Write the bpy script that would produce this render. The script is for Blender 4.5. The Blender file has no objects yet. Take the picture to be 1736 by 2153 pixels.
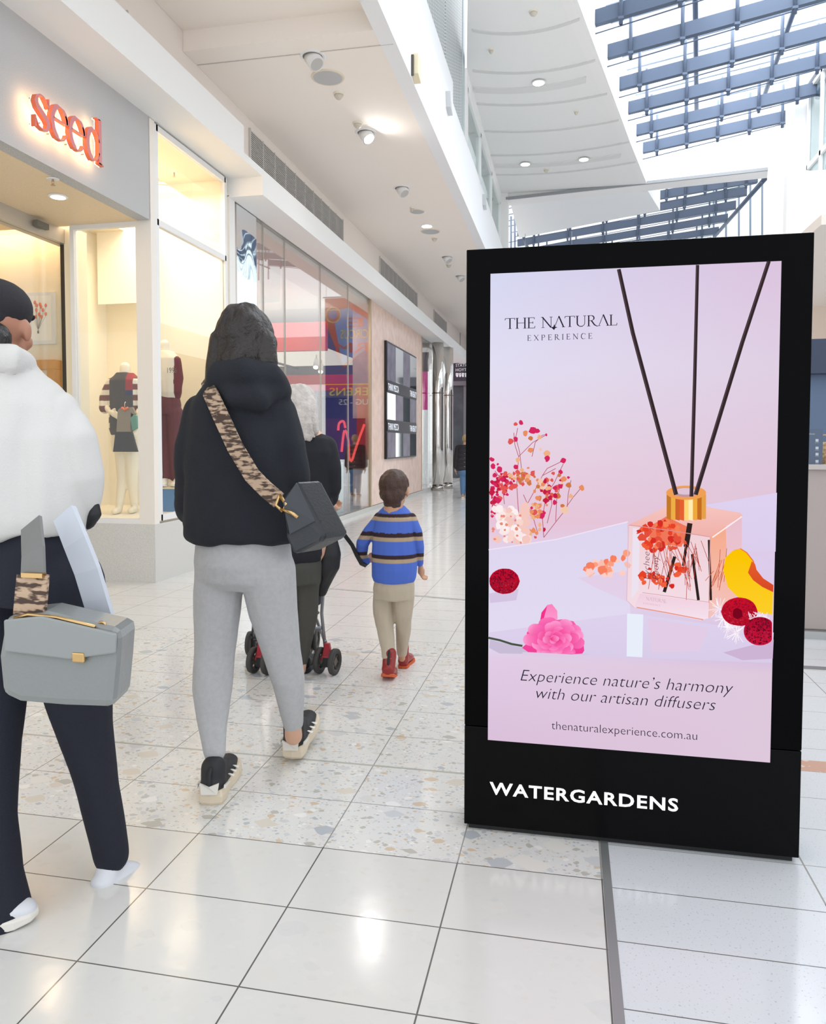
import bpy, bmesh, math, random
from mathutils import Vector, Matrix, noise
random.seed(7)
scene = bpy.context.scene
col = scene.collection
# ---------------------------------------------------------------- camera
CAM_H = 1.25; FPX = 1590.0; PITCH = .0447; ROLL = .0012; YAW = .204; CX = 868.0; CY = 1002.7
_fw = Vector((-math.sin(YAW)*math.cos(PITCH), math.cos(YAW)*math.cos(PITCH), -math.sin(PITCH)))
_r0 = Vector((math.cos(YAW), math.sin(YAW), 0)); _u0 = _r0.cross(_fw)
_r = _r0*math.cos(ROLL)+_u0*math.sin(ROLL); _u = -_r0*math.sin(ROLL)+_u0*math.cos(ROLL)
EYE = Vector((0, 0, CAM_H))
cd = bpy.data.cameras.new('camera'); cam = bpy.data.objects.new('camera', cd); col.objects.link(cam)
cd.sensor_fit = 'HORIZONTAL'; cd.sensor_width = 36; cd.lens = 36*FPX/1736
cd.shift_x = (868-CX)/1736; cd.shift_y = -(1076.5-CY)/1736
cd.clip_start = .05; cd.clip_end = 300
m3 = Matrix((_r, _u, -_fw)).transposed(); cam.matrix_world = Matrix.Translation(EYE) @ m3.to_4x4()
scene.camera = cam
# ---------------------------------------------------------------- sky and daylight
w = bpy.data.worlds.new('sky'); scene.world = w; w.use_nodes = True
bg = w.node_tree.nodes['Background']; bg.inputs[0].default_value = (.93, .965, 1, 1); bg.inputs[1].default_value = 1.12
def area(name, loc, size, power, color, rot=(0, 0, 0), spread=None):
    l = bpy.data.lights.new(name, 'AREA'); l.shape = 'RECTANGLE'; l.size, l.size_y = size; l.energy = power; l.color = color
    if spread: l.spread = spread
    o = bpy.data.objects.new(name, l); o.location = loc; o.rotation_euler = rot; col.objects.link(o); return o
area('skylight_daylight', (2.9, 14.2, 9.3), (3.4, 9), 600, (.93, .96, 1))
area('shop_window_light', (-4.4, 6.85, 3.9), (1.3, 1.2), 36, (1, .80, .56))
area('shop_interior_light', (-5.9, 4.15, 3.4), (2.4, 3.8), 190, (1, .78, .5))
area('entry_downlight_glow', (-4.05, 5.2, 3.17), (.1, .1), 2, (1, .74, .45))
area('beauty_shop_light', (-5.4, 11, 3.7), (2.5, 4.5), 90, (1, .95, .9))
EXPV = .46
scene.view_settings.view_transform = 'Standard'; scene.view_settings.look = 'None'
scene.view_settings.gamma = 1; scene.view_settings.exposure = EXPV; scene.view_settings.use_curve_mapping = False
EXPO = 2**EXPV
# ---------------------------------------------------------------- helpers
def rayd(px, py): return _fw + _r*((px-CX)/FPX) - _u*((py-CY)/FPX)
def at(px, py, Y): d = rayd(px, py); return EYE + d*(Y/d.y)
def atx(px, py, X): d = rayd(px, py); return EYE + d*(X/d.x)
def atz(px, py, Z): d = rayd(px, py); return EYE + d*((Z-CAM_H)/d.z)
def lin(c):
    return tuple((v/255/12.92 if v/255 <= .04045 else ((v/255+.055)/1.055)**2.4) for v in c[:3])
M = {}
def mat(name, rgb, rough=.6, metal=0, spec=.5, emit=0, bump=0, bscale=200, var=0, vscale=20, coat=0, emitc=None, sheen=0, linear=False):
    """rgb in sRGB 0-255"""
    if name in M: return M[name]
    m = bpy.data.materials.new(name); m.use_nodes = True; nt = m.node_tree; b = nt.nodes['Principled BSDF']
    c = rgb if linear else lin(rgb); b.inputs['Base Color'].default_value = (*c, 1)
    b.inputs['Roughness'].default_value = rough; b.inputs['Metallic'].default_value = metal
    b.inputs['Specular IOR Level'].default_value = spec
    if coat: b.inputs['Coat Weight'].default_value = coat; b.inputs['Coat Roughness'].default_value = .05
    if sheen: b.inputs['Sheen Weight'].default_value = sheen
    if emit:
        b.inputs['Emission Color'].default_value = (*(lin(emitc) if emitc else c), 1); b.inputs['Emission Strength'].default_value = emit
    if bump or var:
        tc = nt.nodes.new('ShaderNodeTexCoord')
    if bump:
        n = nt.nodes.new('ShaderNodeTexNoise'); n.inputs['Scale'].default_value = bscale; n.inputs['Detail'].default_value = 3
        nt.links.new(tc.outputs['Object'], n.inputs['Vector'])
        bp = nt.nodes.new('ShaderNodeBump'); bp.inputs['Strength'].default_value = bump; bp.inputs['Distance'].default_value = .01
        nt.links.new(n.outputs['Fac'], bp.inputs['Height']); nt.links.new(bp.outputs['Normal'], b.inputs['Normal'])
    if var:
        n = nt.nodes.new('ShaderNodeTexNoise'); n.inputs['Scale'].default_value = vscale; n.inputs['Detail'].default_value = 4
        nt.links.new(tc.outputs['Object'], n.inputs['Vector'])
        r = nt.nodes.new('ShaderNodeValToRGB'); r.color_ramp.elements[0].position = .3; r.color_ramp.elements[1].position = .7
        r.color_ramp.elements[0].color = (*[v*(1-var) for v in c], 1); r.color_ramp.elements[1].color = (*[min(1, v*(1+var)) for v in c], 1)
        nt.links.new(n.outputs['Fac'], r.inputs['Fac']); nt.links.new(r.outputs['Color'], b.inputs['Base Color'])
    M[name] = m; return m
def emis(name, rgb, k=1.0):
    """surface that gives off light; rgb is what the camera should see at k=1"""
    if name in M: return M[name]
    m = bpy.data.materials.new(name); m.use_nodes = True; nt = m.node_tree; nt.nodes.clear()
    e = nt.nodes.new('ShaderNodeEmission'); o = nt.nodes.new('ShaderNodeOutputMaterial')
    e.inputs[0].default_value = (*lin(rgb), 1); e.inputs[1].default_value = k/EXPO
    nt.links.new(e.outputs[0], o.inputs[0]); M[name] = m; return m
def glass(name, base=.04, power=5, tint=(1, 1, 1), gain=.96, rough=.0):
    m = bpy.data.materials.new(name); m.use_nodes = True; nt = m.node_tree; nt.nodes.clear()
    t = nt.nodes.new('ShaderNodeBsdfTransparent'); t.inputs[0].default_value = (*tint, 1)
    g = nt.nodes.new('ShaderNodeBsdfGlossy'); g.inputs['Roughness'].default_value = rough
    lw = nt.nodes.new('ShaderNodeLayerWeight'); lw.inputs[0].default_value = .5
    p = nt.nodes.new('ShaderNodeMath'); p.operation = 'POWER'; p.inputs[1].default_value = power
    ma = nt.nodes.new('ShaderNodeMath'); ma.operation = 'MULTIPLY_ADD'; ma.inputs[1].default_value = gain; ma.inputs[2].default_value = base
    mx = nt.nodes.new('ShaderNodeMixShader'); o = nt.nodes.new('ShaderNodeOutputMaterial'); L = nt.links
    L.new(lw.outputs['Facing'], p.inputs[0]); L.new(p.outputs[0], ma.inputs[0]); L.new(ma.outputs[0], mx.inputs[0])
    L.new(t.outputs[0], mx.inputs[1]); L.new(g.outputs[0], mx.inputs[2]); L.new(mx.outputs[0], o.inputs[0]); M[name] = m; return m
def attr_mat(name, emit=True, rough=.7):
    m = bpy.data.materials.new(name); m.use_nodes = True; nt = m.node_tree
    a = nt.nodes.new('ShaderNodeAttribute'); a.attribute_name = 'Col'
    if emit:
        nt.nodes.remove(nt.nodes['Principled BSDF']); e = nt.nodes.new('ShaderNodeEmission'); e.inputs[1].default_value = 1/EXPO
        nt.links.new(a.outputs['Color'], e.inputs[0]); nt.links.new(e.outputs[0], nt.nodes['Material Output'].inputs[0])
    else:
        b = nt.nodes['Principled BSDF']; b.inputs['Roughness'].default_value = rough; nt.links.new(a.outputs['Color'], b.inputs['Base Color'])
    M[name] = m; return m
ORG = {}
def link(name, me, parent=None):
    o = bpy.data.objects.new(name, me); col.objects.link(o)
    if parent is not None: o.parent = parent
    ORG[o.name] = ORG.get(parent.name, Vector()) if parent is not None else Vector()
    return o
class MB:
    def __init__(s): s.v = []; s.f = []; s.c = []; s.sm = []
    def add(s, vs, fs, c=None, smooth=False):
        n = len(s.v); s.v += [Vector(p) for p in vs]; s.f += [[n+i for i in f] for f in fs]; s.c += [c]*len(fs); s.sm += [smooth]*len(fs); return s
    def box(s, a, b, c=None):
        x0, y0, z0 = [min(p, q) for p, q in zip(a, b)]; x1, y1, z1 = [max(p, q) for p, q in zip(a, b)]
        return s.add([(x0,y0,z0),(x1,y0,z0),(x1,y1,z0),(x0,y1,z0),(x0,y0,z1),(x1,y0,z1),(x1,y1,z1),(x0,y1,z1)],
                     [(0,3,2,1),(4,5,6,7),(0,1,5,4),(1,2,6,5),(2,3,7,6),(3,0,4,7)], c)
    def prism(s, poly, d, c=None):
        """poly: list of 3d points, d: extrusion vector"""
        n = len(poly); d = Vector(d); P = [Vector(p) for p in poly]
        s.add(P+[p+d for p in P], [list(range(n))[::-1], list(range(n, 2*n))]+[[i, (i+1) % n, n+(i+1) % n, n+i] for i in range(n)], c); return s
    def poly(s, pts, c=None): return s.add(pts, [list(range(len(pts)))], c)
    def tube(s, pts, rad, n=8, c=None, caps=True, flat=1.0, up=None):
        P = [Vector(p) for p in pts]; R = rad if isinstance(rad, (list, tuple)) else [rad]*len(P)
        vs = []; ref = Vector(up) if up else None; prev = None
        for i, p in enumerate(P):
            t = (P[min(i+1, len(P)-1)]-P[max(i-1, 0)])
            t = t.normalized() if t.length > 1e-9 else Vector((0, 0, 1))
            if prev is None:
                a = ref if ref else (Vector((0, 0, 1)) if abs(t.z) < .9 else Vector((1, 0, 0)))
                x = (a-t*a.dot(t)).normalized()
            else: x = (prev-t*prev.dot(t)).normalized()
            prev = x; y = t.cross(x)
            for k in range(n):
                an = 2*math.pi*k/n; vs.append(p+x*(math.cos(an)*R[i]*flat)+y*(math.sin(an)*R[i]))
        fs = [[i*n+k, i*n+(k+1) % n, (i+1)*n+(k+1) % n, (i+1)*n+k] for i in range(len(P)-1) for k in range(n)]
        if caps: fs += [list(range(n))[::-1], [(len(P)-1)*n+k for k in range(n)]]
        return s.add(vs, fs, c, True)
    def capsule(s, pts, rad, n=12, c=None, flat=1.0, up=None):
        """tube with rounded ends"""
        P = [Vector(p) for p in pts]; R = list(rad) if isinstance(rad, (list, tuple)) else [rad]*len(P)
        t0 = (P[0]-P[1]).normalized(); t1 = (P[-1]-P[-2]).normalized()
        A = [(P[0]+t0*R[0]*math.sin(a), max(R[0]*math.cos(a), R[0]*.05)) for a in (1.55, 1.1, .7, .35)]
        B = [(P[-1]+t1*R[-1]*math.sin(a), max(R[-1]*math.cos(a), R[-1]*.05)) for a in (.35, .7, 1.1, 1.55)]
        return s.tube([a[0] for a in A]+P+[b[0] for b in B], [a[1] for a in A]+R+[b[1] for b in B], n, c, True, flat, up)
    def loft(s, secs, n=24, c=None):
        """secs: (centre, rx, ry[, yaw[, power]]) horizontal ellipses, closed ends"""
        vs = []
        for sc in secs:
            p = Vector(sc[0]); rx, ry = sc[1], sc[2]; yw = sc[3] if len(sc) > 3 else 0; pw = sc[4] if len(sc) > 4 else 1
            for k in range(n):
                a = 2*math.pi*k/n; ca, sa = math.cos(a), math.sin(a)
                x = math.copysign(abs(ca)**pw, ca)*rx; y = math.copysign(abs(sa)**pw, sa)*ry
                vs.append(p+Vector((x*math.cos(yw)-y*math.sin(yw), x*math.sin(yw)+y*math.cos(yw), 0)))
        m = len(secs)
        fs = [[i*n+k, i*n+(k+1) % n, (i+1)*n+(k+1) % n, (i+1)*n+k] for i in range(m-1) for k in range(n)]
        fs += [list(range(n))[::-1], [(m-1)*n+k for k in range(n)]]
        return s.add(vs, fs, c, True)
    def ball(s, ctr, r, n=16, c=None, R=None):
        ctr = Vector(ctr); r = Vector(r) if not isinstance(r, (int, float)) else Vector((r, r, r)); vs = []; m = max(6, n//2)
        for i in range(m+1):
            th = math.pi*i/m
            for k in range(n):
                a = 2*math.pi*k/n; v = Vector((r.x*math.sin(th)*math.cos(a), r.y*math.sin(th)*math.sin(a), r.z*math.cos(th)))
                if R: v = R @ v
                vs.append(ctr+v)
        fs = [[i*n+k, (i+1)*n+k, (i+1)*n+(k+1) % n, i*n+(k+1) % n] for i in range(m) for k in range(n)]
        return s.add(vs, fs, c, True)
    def disc(s, ctr, r, nrm=(0, 0, 1), n=24, h=.004, c=None, r2=None):
        ctr = Vector(ctr); z = Vector(nrm).normalized(); x = z.orthogonal().normalized(); y = z.cross(x); r2 = r if r2 is None else r2
        P = [ctr+(x*math.cos(2*math.pi*k/n)+y*math.sin(2*math.pi*k/n))*r for k in range(n)]
        Q = [ctr+z*h+(x*math.cos(2*math.pi*k/n)+y*math.sin(2*math.pi*k/n))*r2 for k in range(n)]
        return s.add(P+Q, [list(range(n))[::-1], list(range(n, 2*n))]+[[k, (k+1) % n, n+(k+1) % n, n+k] for k in range(n)], c)
    def build(s, name, material, parent=None, bevel=0, clean=True, fn=None):
        me = bpy.data.meshes.new(name); off = ORG.get(parent.name, Vector()) if parent is not None else Vector()
        vs = [fn(p) for p in s.v] if fn else s.v
        me.from_pydata([p-off for p in vs], [], s.f)
        for p, sm in zip(me.polygons, s.sm): p.use_smooth = sm
        if any(x is not None for x in s.c):
            ca = me.color_attributes.new('Col', 'FLOAT_COLOR', 'CORNER')
            for p, cc in zip(me.polygons, s.c):
                if cc is None: cc = (200, 200, 200)
                if isinstance(cc[0], (tuple, list)):
                    for li, q in zip(p.loop_indices, cc): ca.data[li].color = (*lin(q), 1)
                else:
                    l = lin(cc)
                    for li in p.loop_indices: ca.data[li].color = (*l, 1)
        if clean:
            bm = bmesh.new(); bm.from_mesh(me); bmesh.ops.recalc_face_normals(bm, faces=bm.faces); bm.to_mesh(me); bm.free()
        me.materials.append(material); o = link(name, me, parent)
        if bevel:
            b = o.modifiers.new('bevel', 'BEVEL'); b.width = bevel; b.segments = 2; b.limit_method = 'ANGLE'
        return o
def thing(name, label, cat, loc=(0, 0, 0), group=None):
    o = bpy.data.objects.new(name, None); col.objects.link(o); o.location = loc; o.empty_display_size = .1
    ORG[o.name] = Vector(loc); o['label'] = label; o['category'] = cat
    if group: o['group'] = group
    return o
def tag(o, label, cat, group=None):
    o['label'] = label; o['category'] = cat
    if group: o['group'] = group
    return o
def struct(o): o['kind'] = 'structure'; return o
def dup(root, loc, label=None):
    r = root.copy(); col.objects.link(r); r.location = loc; ORG[r.name] = Vector(loc)
    if label: r['label'] = label
    for ch in list(root.children):
        c = ch.copy(); col.objects.link(c); c.parent = r
        for g in ch.children:
            d = g.copy(); col.objects.link(d); d.parent = c
    return r
def organic(name, mb, material, parent, vox=.008, smooth=6, folds=0, fscale=9, stretch=(1, 1, .35), colorfn=None):
    """fuse closed pieces into one continuous smooth surface"""
    me = bpy.data.meshes.new('tmp'); me.from_pydata(mb.v, [], mb.f); o = bpy.data.objects.new('tmp', me); col.objects.link(o)
    bm = bmesh.new(); bm.from_mesh(me); bmesh.ops.recalc_face_normals(bm, faces=bm.faces); bm.to_mesh(me); bm.free()
    r = o.modifiers.new('r', 'REMESH'); r.mode = 'VOXEL'; r.voxel_size = vox; r.use_smooth_shade = True
    sm = o.modifiers.new('s', 'SMOOTH'); sm.iterations = smooth; sm.factor = .5
    dg = bpy.context.evaluated_depsgraph_get(); ev = o.evaluated_get(dg); nm = bpy.data.meshes.new_from_object(ev)
    bpy.data.objects.remove(o); bpy.data.meshes.remove(me)
    if folds:
        ns = [v.normal.copy() for v in nm.vertices]
        for v, n in zip(nm.vertices, ns):
            q = Vector((v.co.x*stretch[0], v.co.y*stretch[1], v.co.z*stretch[2]))*fscale
            v.co += n*(noise.noise(q)*folds+noise.noise(q*2.3)*folds*.4)
    if colorfn:
        ca = nm.color_attributes.new('Col', 'FLOAT_COLOR', 'POINT')
        for v in nm.vertices: ca.data[v.index].color = (*lin(colorfn(v.co)), 1)
    off = ORG.get(parent.name, Vector()) if parent is not None else Vector()
    for v in nm.vertices: v.co -= off
    for p in nm.polygons: p.use_smooth = True
    nm.name = name; nm.materials.clear(); nm.materials.append(material)
    return link(name, nm, parent)
def text(name, body, p0, xdir, zdir, size, material, parent, width=None, depth=.001, shear=0, offset=0, spacing=1, sx=1):
    cu = bpy.data.curves.new('t', 'FONT'); cu.body = body; cu.size = 1; cu.shear = shear; cu.offset = offset; cu.space_character = spacing; cu.resolution_u = 3
    o = bpy.data.objects.new('t', cu); col.objects.link(o); dg = bpy.context.evaluated_depsgraph_get()
    me = bpy.data.meshes.new_from_object(o.evaluated_get(dg)); bpy.data.objects.remove(o)
    xs = [v.co.x for v in me.vertices]; x0, x1 = min(xs), max(xs)
    X = Vector(xdir).normalized(); Z = Vector(zdir).normalized(); N = X.cross(Z)
    k = width/(x1-x0) if width else size*sx
    off = ORG.get(parent.name, Vector()) if parent is not None else Vector()
    for v in me.vertices:
        v.co = Vector(p0)+X*((v.co.x-x0)*k)+Z*(v.co.y*size)+N*depth-off
    me.materials.append(material); return link(name, me, parent)
# ---------------------------------------------------------------- materials of the building
class NG:
    def __init__(s, m): s.nt = m.node_tree; s.L = s.nt.links
    def n(s, t, **k):
        nd = s.nt.nodes.new(t)
        for a, b in k.items(): setattr(nd, a, b)
        return nd
    def plug(s, v, sock):
        if isinstance(v, (int, float)): sock.default_value = v
        elif isinstance(v, tuple): sock.default_value = v
        else: s.L.new(v, sock)
    def m(s, op, a, b=0, c=0):
        nd = s.n('ShaderNodeMath', operation=op); s.plug(a, nd.inputs[0]); s.plug(b, nd.inputs[1]); s.plug(c, nd.inputs[2]); return nd.outputs[0]
    def mix(s, f, a, b):
        nd = s.n('ShaderNodeMix', data_type='RGBA'); s.plug(f, nd.inputs[0])
        s.plug((*lin(a), 1) if isinstance(a, tuple) else a, nd.inputs[6]); s.plug((*lin(b), 1) if isinstance(b, tuple) else b, nd.inputs[7]); return nd.outputs[2]
def floor_material():
    m = bpy.data.materials.new('terrazzo_tiles'); m.use_nodes = True; g = NG(m); b = g.nt.nodes['Principled BSDF']
    tc = g.n('ShaderNodeTexCoord'); sp = g.n('ShaderNodeSeparateXYZ'); g.L.new(tc.outputs['Object'], sp.inputs[0]); x, y = sp.outputs[0], sp.outputs[1]
    def line(c, off, step, wd):
        f = g.m('FRACT', g.m('DIVIDE', g.m('SUBTRACT', c, off), step)); d = g.m('MINIMUM', f, g.m('SUBTRACT', 1, f)); return g.m('LESS_THAN', g.m('MULTIPLY', d, step), wd)
    left = g.m('LESS_THAN', x, .118)
    ll = g.m('MAXIMUM', line(x, -.315-41.8, .418, .0021), line(y, 2.18-30.5, .305, .0019))
    lr = g.m('MAXIMUM', line(x, .118-57.5+.575*100-57.5, .575, .0025), line(y, 2.147-23.35, .2335, .0016))
    near = g.m('LESS_THAN', y, 2.18); mid = g.m('MULTIPLY', g.m('GREATER_THAN', y, 2.18), g.m('LESS_THAN', y, 4.62))
    # distorted coordinates for the stones
    nz = g.n('ShaderNodeTexNoise'); nz.inputs['Scale'].default_value = 9; g.L.new(tc.outputs['Object'], nz.inputs['Vector'])
    va = g.n('ShaderNodeVectorMath', operation='SCALE'); g.L.new(nz.outputs['Color'], va.inputs[0]); va.inputs['Scale'].default_value = .05
    vb = g.n('ShaderNodeVectorMath', operation='ADD'); g.L.new(tc.outputs['Object'], vb.inputs[0]); g.L.new(va.outputs[0], vb.inputs[1])
    def stones(scale, cut, rmax, seedoff):
        mp = g.n('ShaderNodeMapping'); mp.inputs['Location'].default_value = (seedoff, seedoff*2, 0); mp.inputs['Scale'].default_value = (1, 1.35, 1); g.L.new(vb.outputs[0], mp.inputs[0])
        v = g.n('ShaderNodeTexVoronoi', distance='MINKOWSKI'); v.inputs['Exponent'].default_value = 1.3; v.inputs['Scale'].default_value = scale; g.L.new(mp.outputs[0], v.inputs['Vector'])
        sc = g.n('ShaderNodeSeparateColor'); g.L.new(v.outputs['Color'], sc.inputs[0])
        mask = g.m('MULTIPLY', g.m('LESS_THAN', sc.outputs[0], cut), g.m('LESS_THAN', v.outputs['Distance'], g.m('MULTIPLY_ADD', sc.outputs[1], rmax*.6, rmax*.4)))
        r = g.n('ShaderNodeValToRGB'); g.L.new(sc.outputs[2], r.inputs[0]); cr = r.color_ramp; cr.interpolation = 'CONSTANT'
        cols = [(206, 207, 208), (190, 193, 197), (228, 224, 218), (216, 208, 196), (184, 188, 194), (235, 233, 229), (212, 192, 168), (216, 214, 211), (190, 186, 178)]
        for i, c in enumerate(cols):
            e = cr.elements[i] if i < 2 else cr.elements.new(i/len(cols)); e.position = i/len(cols); e.color = (*lin(c), 1)
        return mask, r.outputs[0]
    k1, c1 = stones(10.5, .36, .62, 0); k2, c2 = stones(34, .50, .62, 3.3); k3, c3 = stones(80, .6, .6, 7.1)
    base = (222, 221, 218)
    coarse = g.mix(k3, base, c3); coarse = g.mix(k2, coarse, c2); coarse = g.mix(k1, coarse, c1)
    fine = g.mix(g.m('MULTIPLY', k1, .16), g.mix(g.m('MULTIPLY', k2, .10), (216, 215, 211), c2), c1)
    far = g.mix(g.m('MULTIPLY', k1, .28), g.mix(g.m('MULTIPLY', k2, .3), (222, 221, 218), c2), c1)
    lc = g.mix(mid, g.mix(near, far, fine), coarse)
    nn = g.n('ShaderNodeTexNoise'); nn.inputs['Scale'].default_value = 160; g.L.new(tc.outputs['Object'], nn.inputs['Vector'])
    dots = g.m('GREATER_THAN', nn.outputs['Fac'], .66)
    rc = g.mix(g.m('MULTIPLY', dots, .45), (212, 215, 219), (140, 145, 150))
    brown = g.m('MULTIPLY', g.m('GREATER_THAN', y, 3.08), g.m('LESS_THAN', y, 3.19)); dark = g.m('MULTIPLY', g.m('GREATER_THAN', y, 4.5), g.m('LESS_THAN', y, 4.57))
    rc = g.mix(brown, rc, g.mix(k2, (200, 160, 142), (222, 196, 184))); rc = g.mix(dark, rc, (120, 122, 126))
    cc = g.mix(left, rc, lc); ln = g.m('MULTIPLY_ADD', g.m('SUBTRACT', ll, lr), left, lr)
    far_l = g.m('GREATER_THAN', y, 2.185); lcol = g.mix(far_l, (98, 96, 92), (150, 148, 143))
    seam = g.m('MULTIPLY', g.m('MULTIPLY', g.m('GREATER_THAN', y, 2.783), g.m('LESS_THAN', y, 2.799)), left)
    cc = g.mix(ln, cc, lcol); cc = g.mix(g.m('MULTIPLY', seam, .7), cc, (176, 176, 166))
    g.L.new(cc, b.inputs['Base Color'])
    rn = g.n('ShaderNodeTexNoise'); rn.inputs['Scale'].default_value = 3; g.L.new(tc.outputs['Object'], rn.inputs['Vector'])
    g.L.new(g.m('MULTIPLY_ADD', rn.outputs['Fac'], .10, .09), b.inputs['Roughness']); b.inputs['Specular IOR Level'].default_value = .5
    bp = g.n('ShaderNodeBump'); bp.inputs['Strength'].default_value = .04; bp.inputs['Distance'].default_value = .01
    bn = g.n('ShaderNodeTexNoise'); bn.inputs['Scale'].default_value = 14; g.L.new(tc.outputs['Object'], bn.inputs['Vector']); g.L.new(bn.outputs['Fac'], bp.inputs['Height']); g.L.new(bp.outputs[0], b.inputs['Normal'])
    return m
def speckle(name, a, b_, scale=350, rough=.55):
    m = bpy.data.materials.new(name); m.use_nodes = True; g = NG(m); b = g.nt.nodes['Principled BSDF']; tc = g.n('ShaderNodeTexCoord')
    n = g.n('ShaderNodeTexNoise'); n.inputs['Scale'].default_value = scale; n.inputs['Detail'].default_value = 2; g.L.new(tc.outputs['Object'], n.inputs['Vector'])
    r = g.n('ShaderNodeValToRGB'); g.L.new(n.outputs['Fac'], r.inputs[0]); r.color_ramp.elements[0].position = .38; r.color_ramp.elements[1].position = .6
    r.color_ramp.elements[0].color = (*lin(a), 1); r.color_ramp.elements[1].color = (*lin(b_), 1); g.L.new(r.outputs[0], b.inputs['Base Color']); b.inputs['Roughness'].default_value = rough
    M[name] = m; return m
WHITE = mat('white_paint', (238, 237, 235), .7); CEIL = mat('ceiling_white', (248, 239, 230), .85); CREAM = mat('cream_wall', (246, 234, 208), .8)
FRAME = mat('white_frame', (236, 235, 234), .4); STEEL = mat('skylight_steel', (84, 97, 118), .6); CHROME = mat('chrome', (225, 222, 218), .06, metal=1)
ALU = mat('aluminium', (176, 178, 178), .35, metal=.8); BLACK = mat('black_gloss', (3, 3, 4), .12, spec=.05); DARKM = mat('dark_metal', (40, 41, 44), .4, metal=.5)
GRAN = speckle('grey_stone', (158, 158, 158), (206, 205, 204)); STONE = speckle('plinth_stone', (196, 194, 190), (224, 222, 218))
SOFF = speckle('entry_soffit', (226, 200, 162), (242, 220, 186)); GLASS = glass('shop_glass', .03, 3, (.98, .99, .985), .85); GLASS2 = glass('upper_glass', .06, 3, (.86, .93, .93), .6)
PINKM = mat('pink_marble', (238, 206, 188), .25, var=.10, vscale=5)
VENT = mat('vent_slats', (206, 202, 197), .5); VOID = mat('vent_void', (96, 92, 88), .9)
LAMP = emis('lamp_white', (255, 252, 245), 30); LAMPW = emis('lamp_warm', (255, 240, 215), 4)
# ---------------------------------------------------------------- floor
XW = -3.6
fl = struct(MB().box((-11, -2, -.05), (14, 45, 0)).build('floor', floor_material()))
struct(MB().box((.106, -2, -.004), (.130, 2.41, .0015)).build('trim_1', mat('floor_joint_metal', (160, 163, 162), .4, metal=.6)))
a, b = atz(640, 1234, 0), atz(1100, 1272, 0); dxy = Vector((0, .022, 0))
struct(MB().prism([a-dxy, b-dxy, b+dxy, a+dxy], (0, 0, .003)).build('trim_2', mat('joint_metal_pale', (196, 196, 194), .35, metal=.5)))
# ---------------------------------------------------------------- left shops: fascia, plinth, posts
struct(MB().box((XW-.12, .2, 3.19), (XW, 6.075, 4.4)).build('wall_shop_fascia', GRAN))
struct(MB().box((-9, .2, 3.19), (XW-.122, 6.11, 3.24)).build('ceiling_entry', SOFF))
struct(MB().box((-4.42, 6.09, 0), (XW, 7.66, .525)).build('wall_window_plinth', STONE))
def win(name, X0, X1, Y0, Y1, zs, fw=.05, gl=GLASS, ymull=()):
    """a framed window standing in the plane x = X0..X1 between Y0 and Y1, rails at heights zs"""
    f = MB()
    for z in zs: f.box((X0, Y0, z-fw/2), (X1, Y1, z+fw/2))
    for yy in (Y0, Y1)+tuple(ymull): f.box((X0, yy-fw/2, zs[0]-fw/2), (X1, yy+fw/2, zs[-1]+fw/2))
    o = struct(f.build(name, FRAME)); xm = (X0+X1)/2
    ys = sorted((Y0, Y1)+tuple(ymull))
    for i in range(len(ys)-1):
        for k in range(len(zs)-1):
            MB().box((xm-.005, ys[i]+fw/2, zs[k]+fw/2), (xm+.005, ys[i+1]-fw/2, zs[k+1]-fw/2)).build('pane', gl, o)
    return o
win('window_1', XW-.05, XW, 6.20, 7.58, (.575, 3.21, 4.03), .055)
# corner post, sill and return window of the display
struct(MB().box((XW-.15, 6.09, .525), (XW, 6.172, 4.07)).build('trim_3', mat('warm_post', (240, 233, 224), .5)))
o = struct(MB().box((-4.36, 6.09, .525), (XW-.15, 6.15, .57)).box((-4.36, 6.09, 3.15), (XW-.15, 6.13, 3.19)).box((-4.40, 6.09, .525), (-4.36, 6.15, 3.19)).build('window_2', FRAME))
MB().box((-4.36, 6.11, .57), (XW-.15, 6.12, 3.15)).build('pane', GLASS, o)
struct(MB().box((-4.53, 6.19, 0), (-4.41, 6.35, 3.19)).build('trim_4', CREAM))
# entry doors (glass sliding front behind the seed sign)
o = struct(MB().box((-4.64, 1.6, 3.06), (-4.52, 6.27, 3.19)).box((-4.6, 6.24, 0), (-4.54, 6.28, 3.06)).box((-4.6, 3.2, 0), (-4.54, 3.26, 3.06)).build('door_1', mat('door_frame', (190, 184, 174), .4, metal=.3)))
MB().box((-4.575, 3.26, 0.02), (-4.565, 6.22, 3.06)).build('pane', GLASS, o)
MB().box((-4.59, 6.215, 0), (-4.545, 6.24, 3.06)).build('edge_seal', mat('dark_seal', (70, 62, 52), .6), o)
MB().box((-4.50, 5.75, 3.10), (-4.46, 5.90, 3.15)).build('door_sensor', mat('sensor_grey', (110, 108, 100), .5), o)
# inside of the first shop
o = struct(MB().box((-9, 6.42, 0), (-4.62, 6.5, 4.0)).box((-9.1, .2, 0), (-9, 7.65, 4.0)).box((-9, .2, 3.5), (-4.66, 7.6, 3.55)).build('wall_shop_back', CREAM))
struct(MB().box((-5.15, 6.5, 0), (-5.05, 7.6, 4.05)).box((-5.15, 7.6, 0), (XW-.06, 7.66, 4.05)).build('wall_display_back', mat('display_cream', (250, 242, 222), .8)))
struct(MB().box((-5.05, 6.15, .50), (XW-.06, 7.6, .555)).build('floor_display', mat('display_floor', (245, 238, 222), .5)))
struct(MB().box((-5.05, 6.15, 4.04), (XW-.06, 7.6, 4.07)).build('ceiling_display', CREAM))
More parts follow.
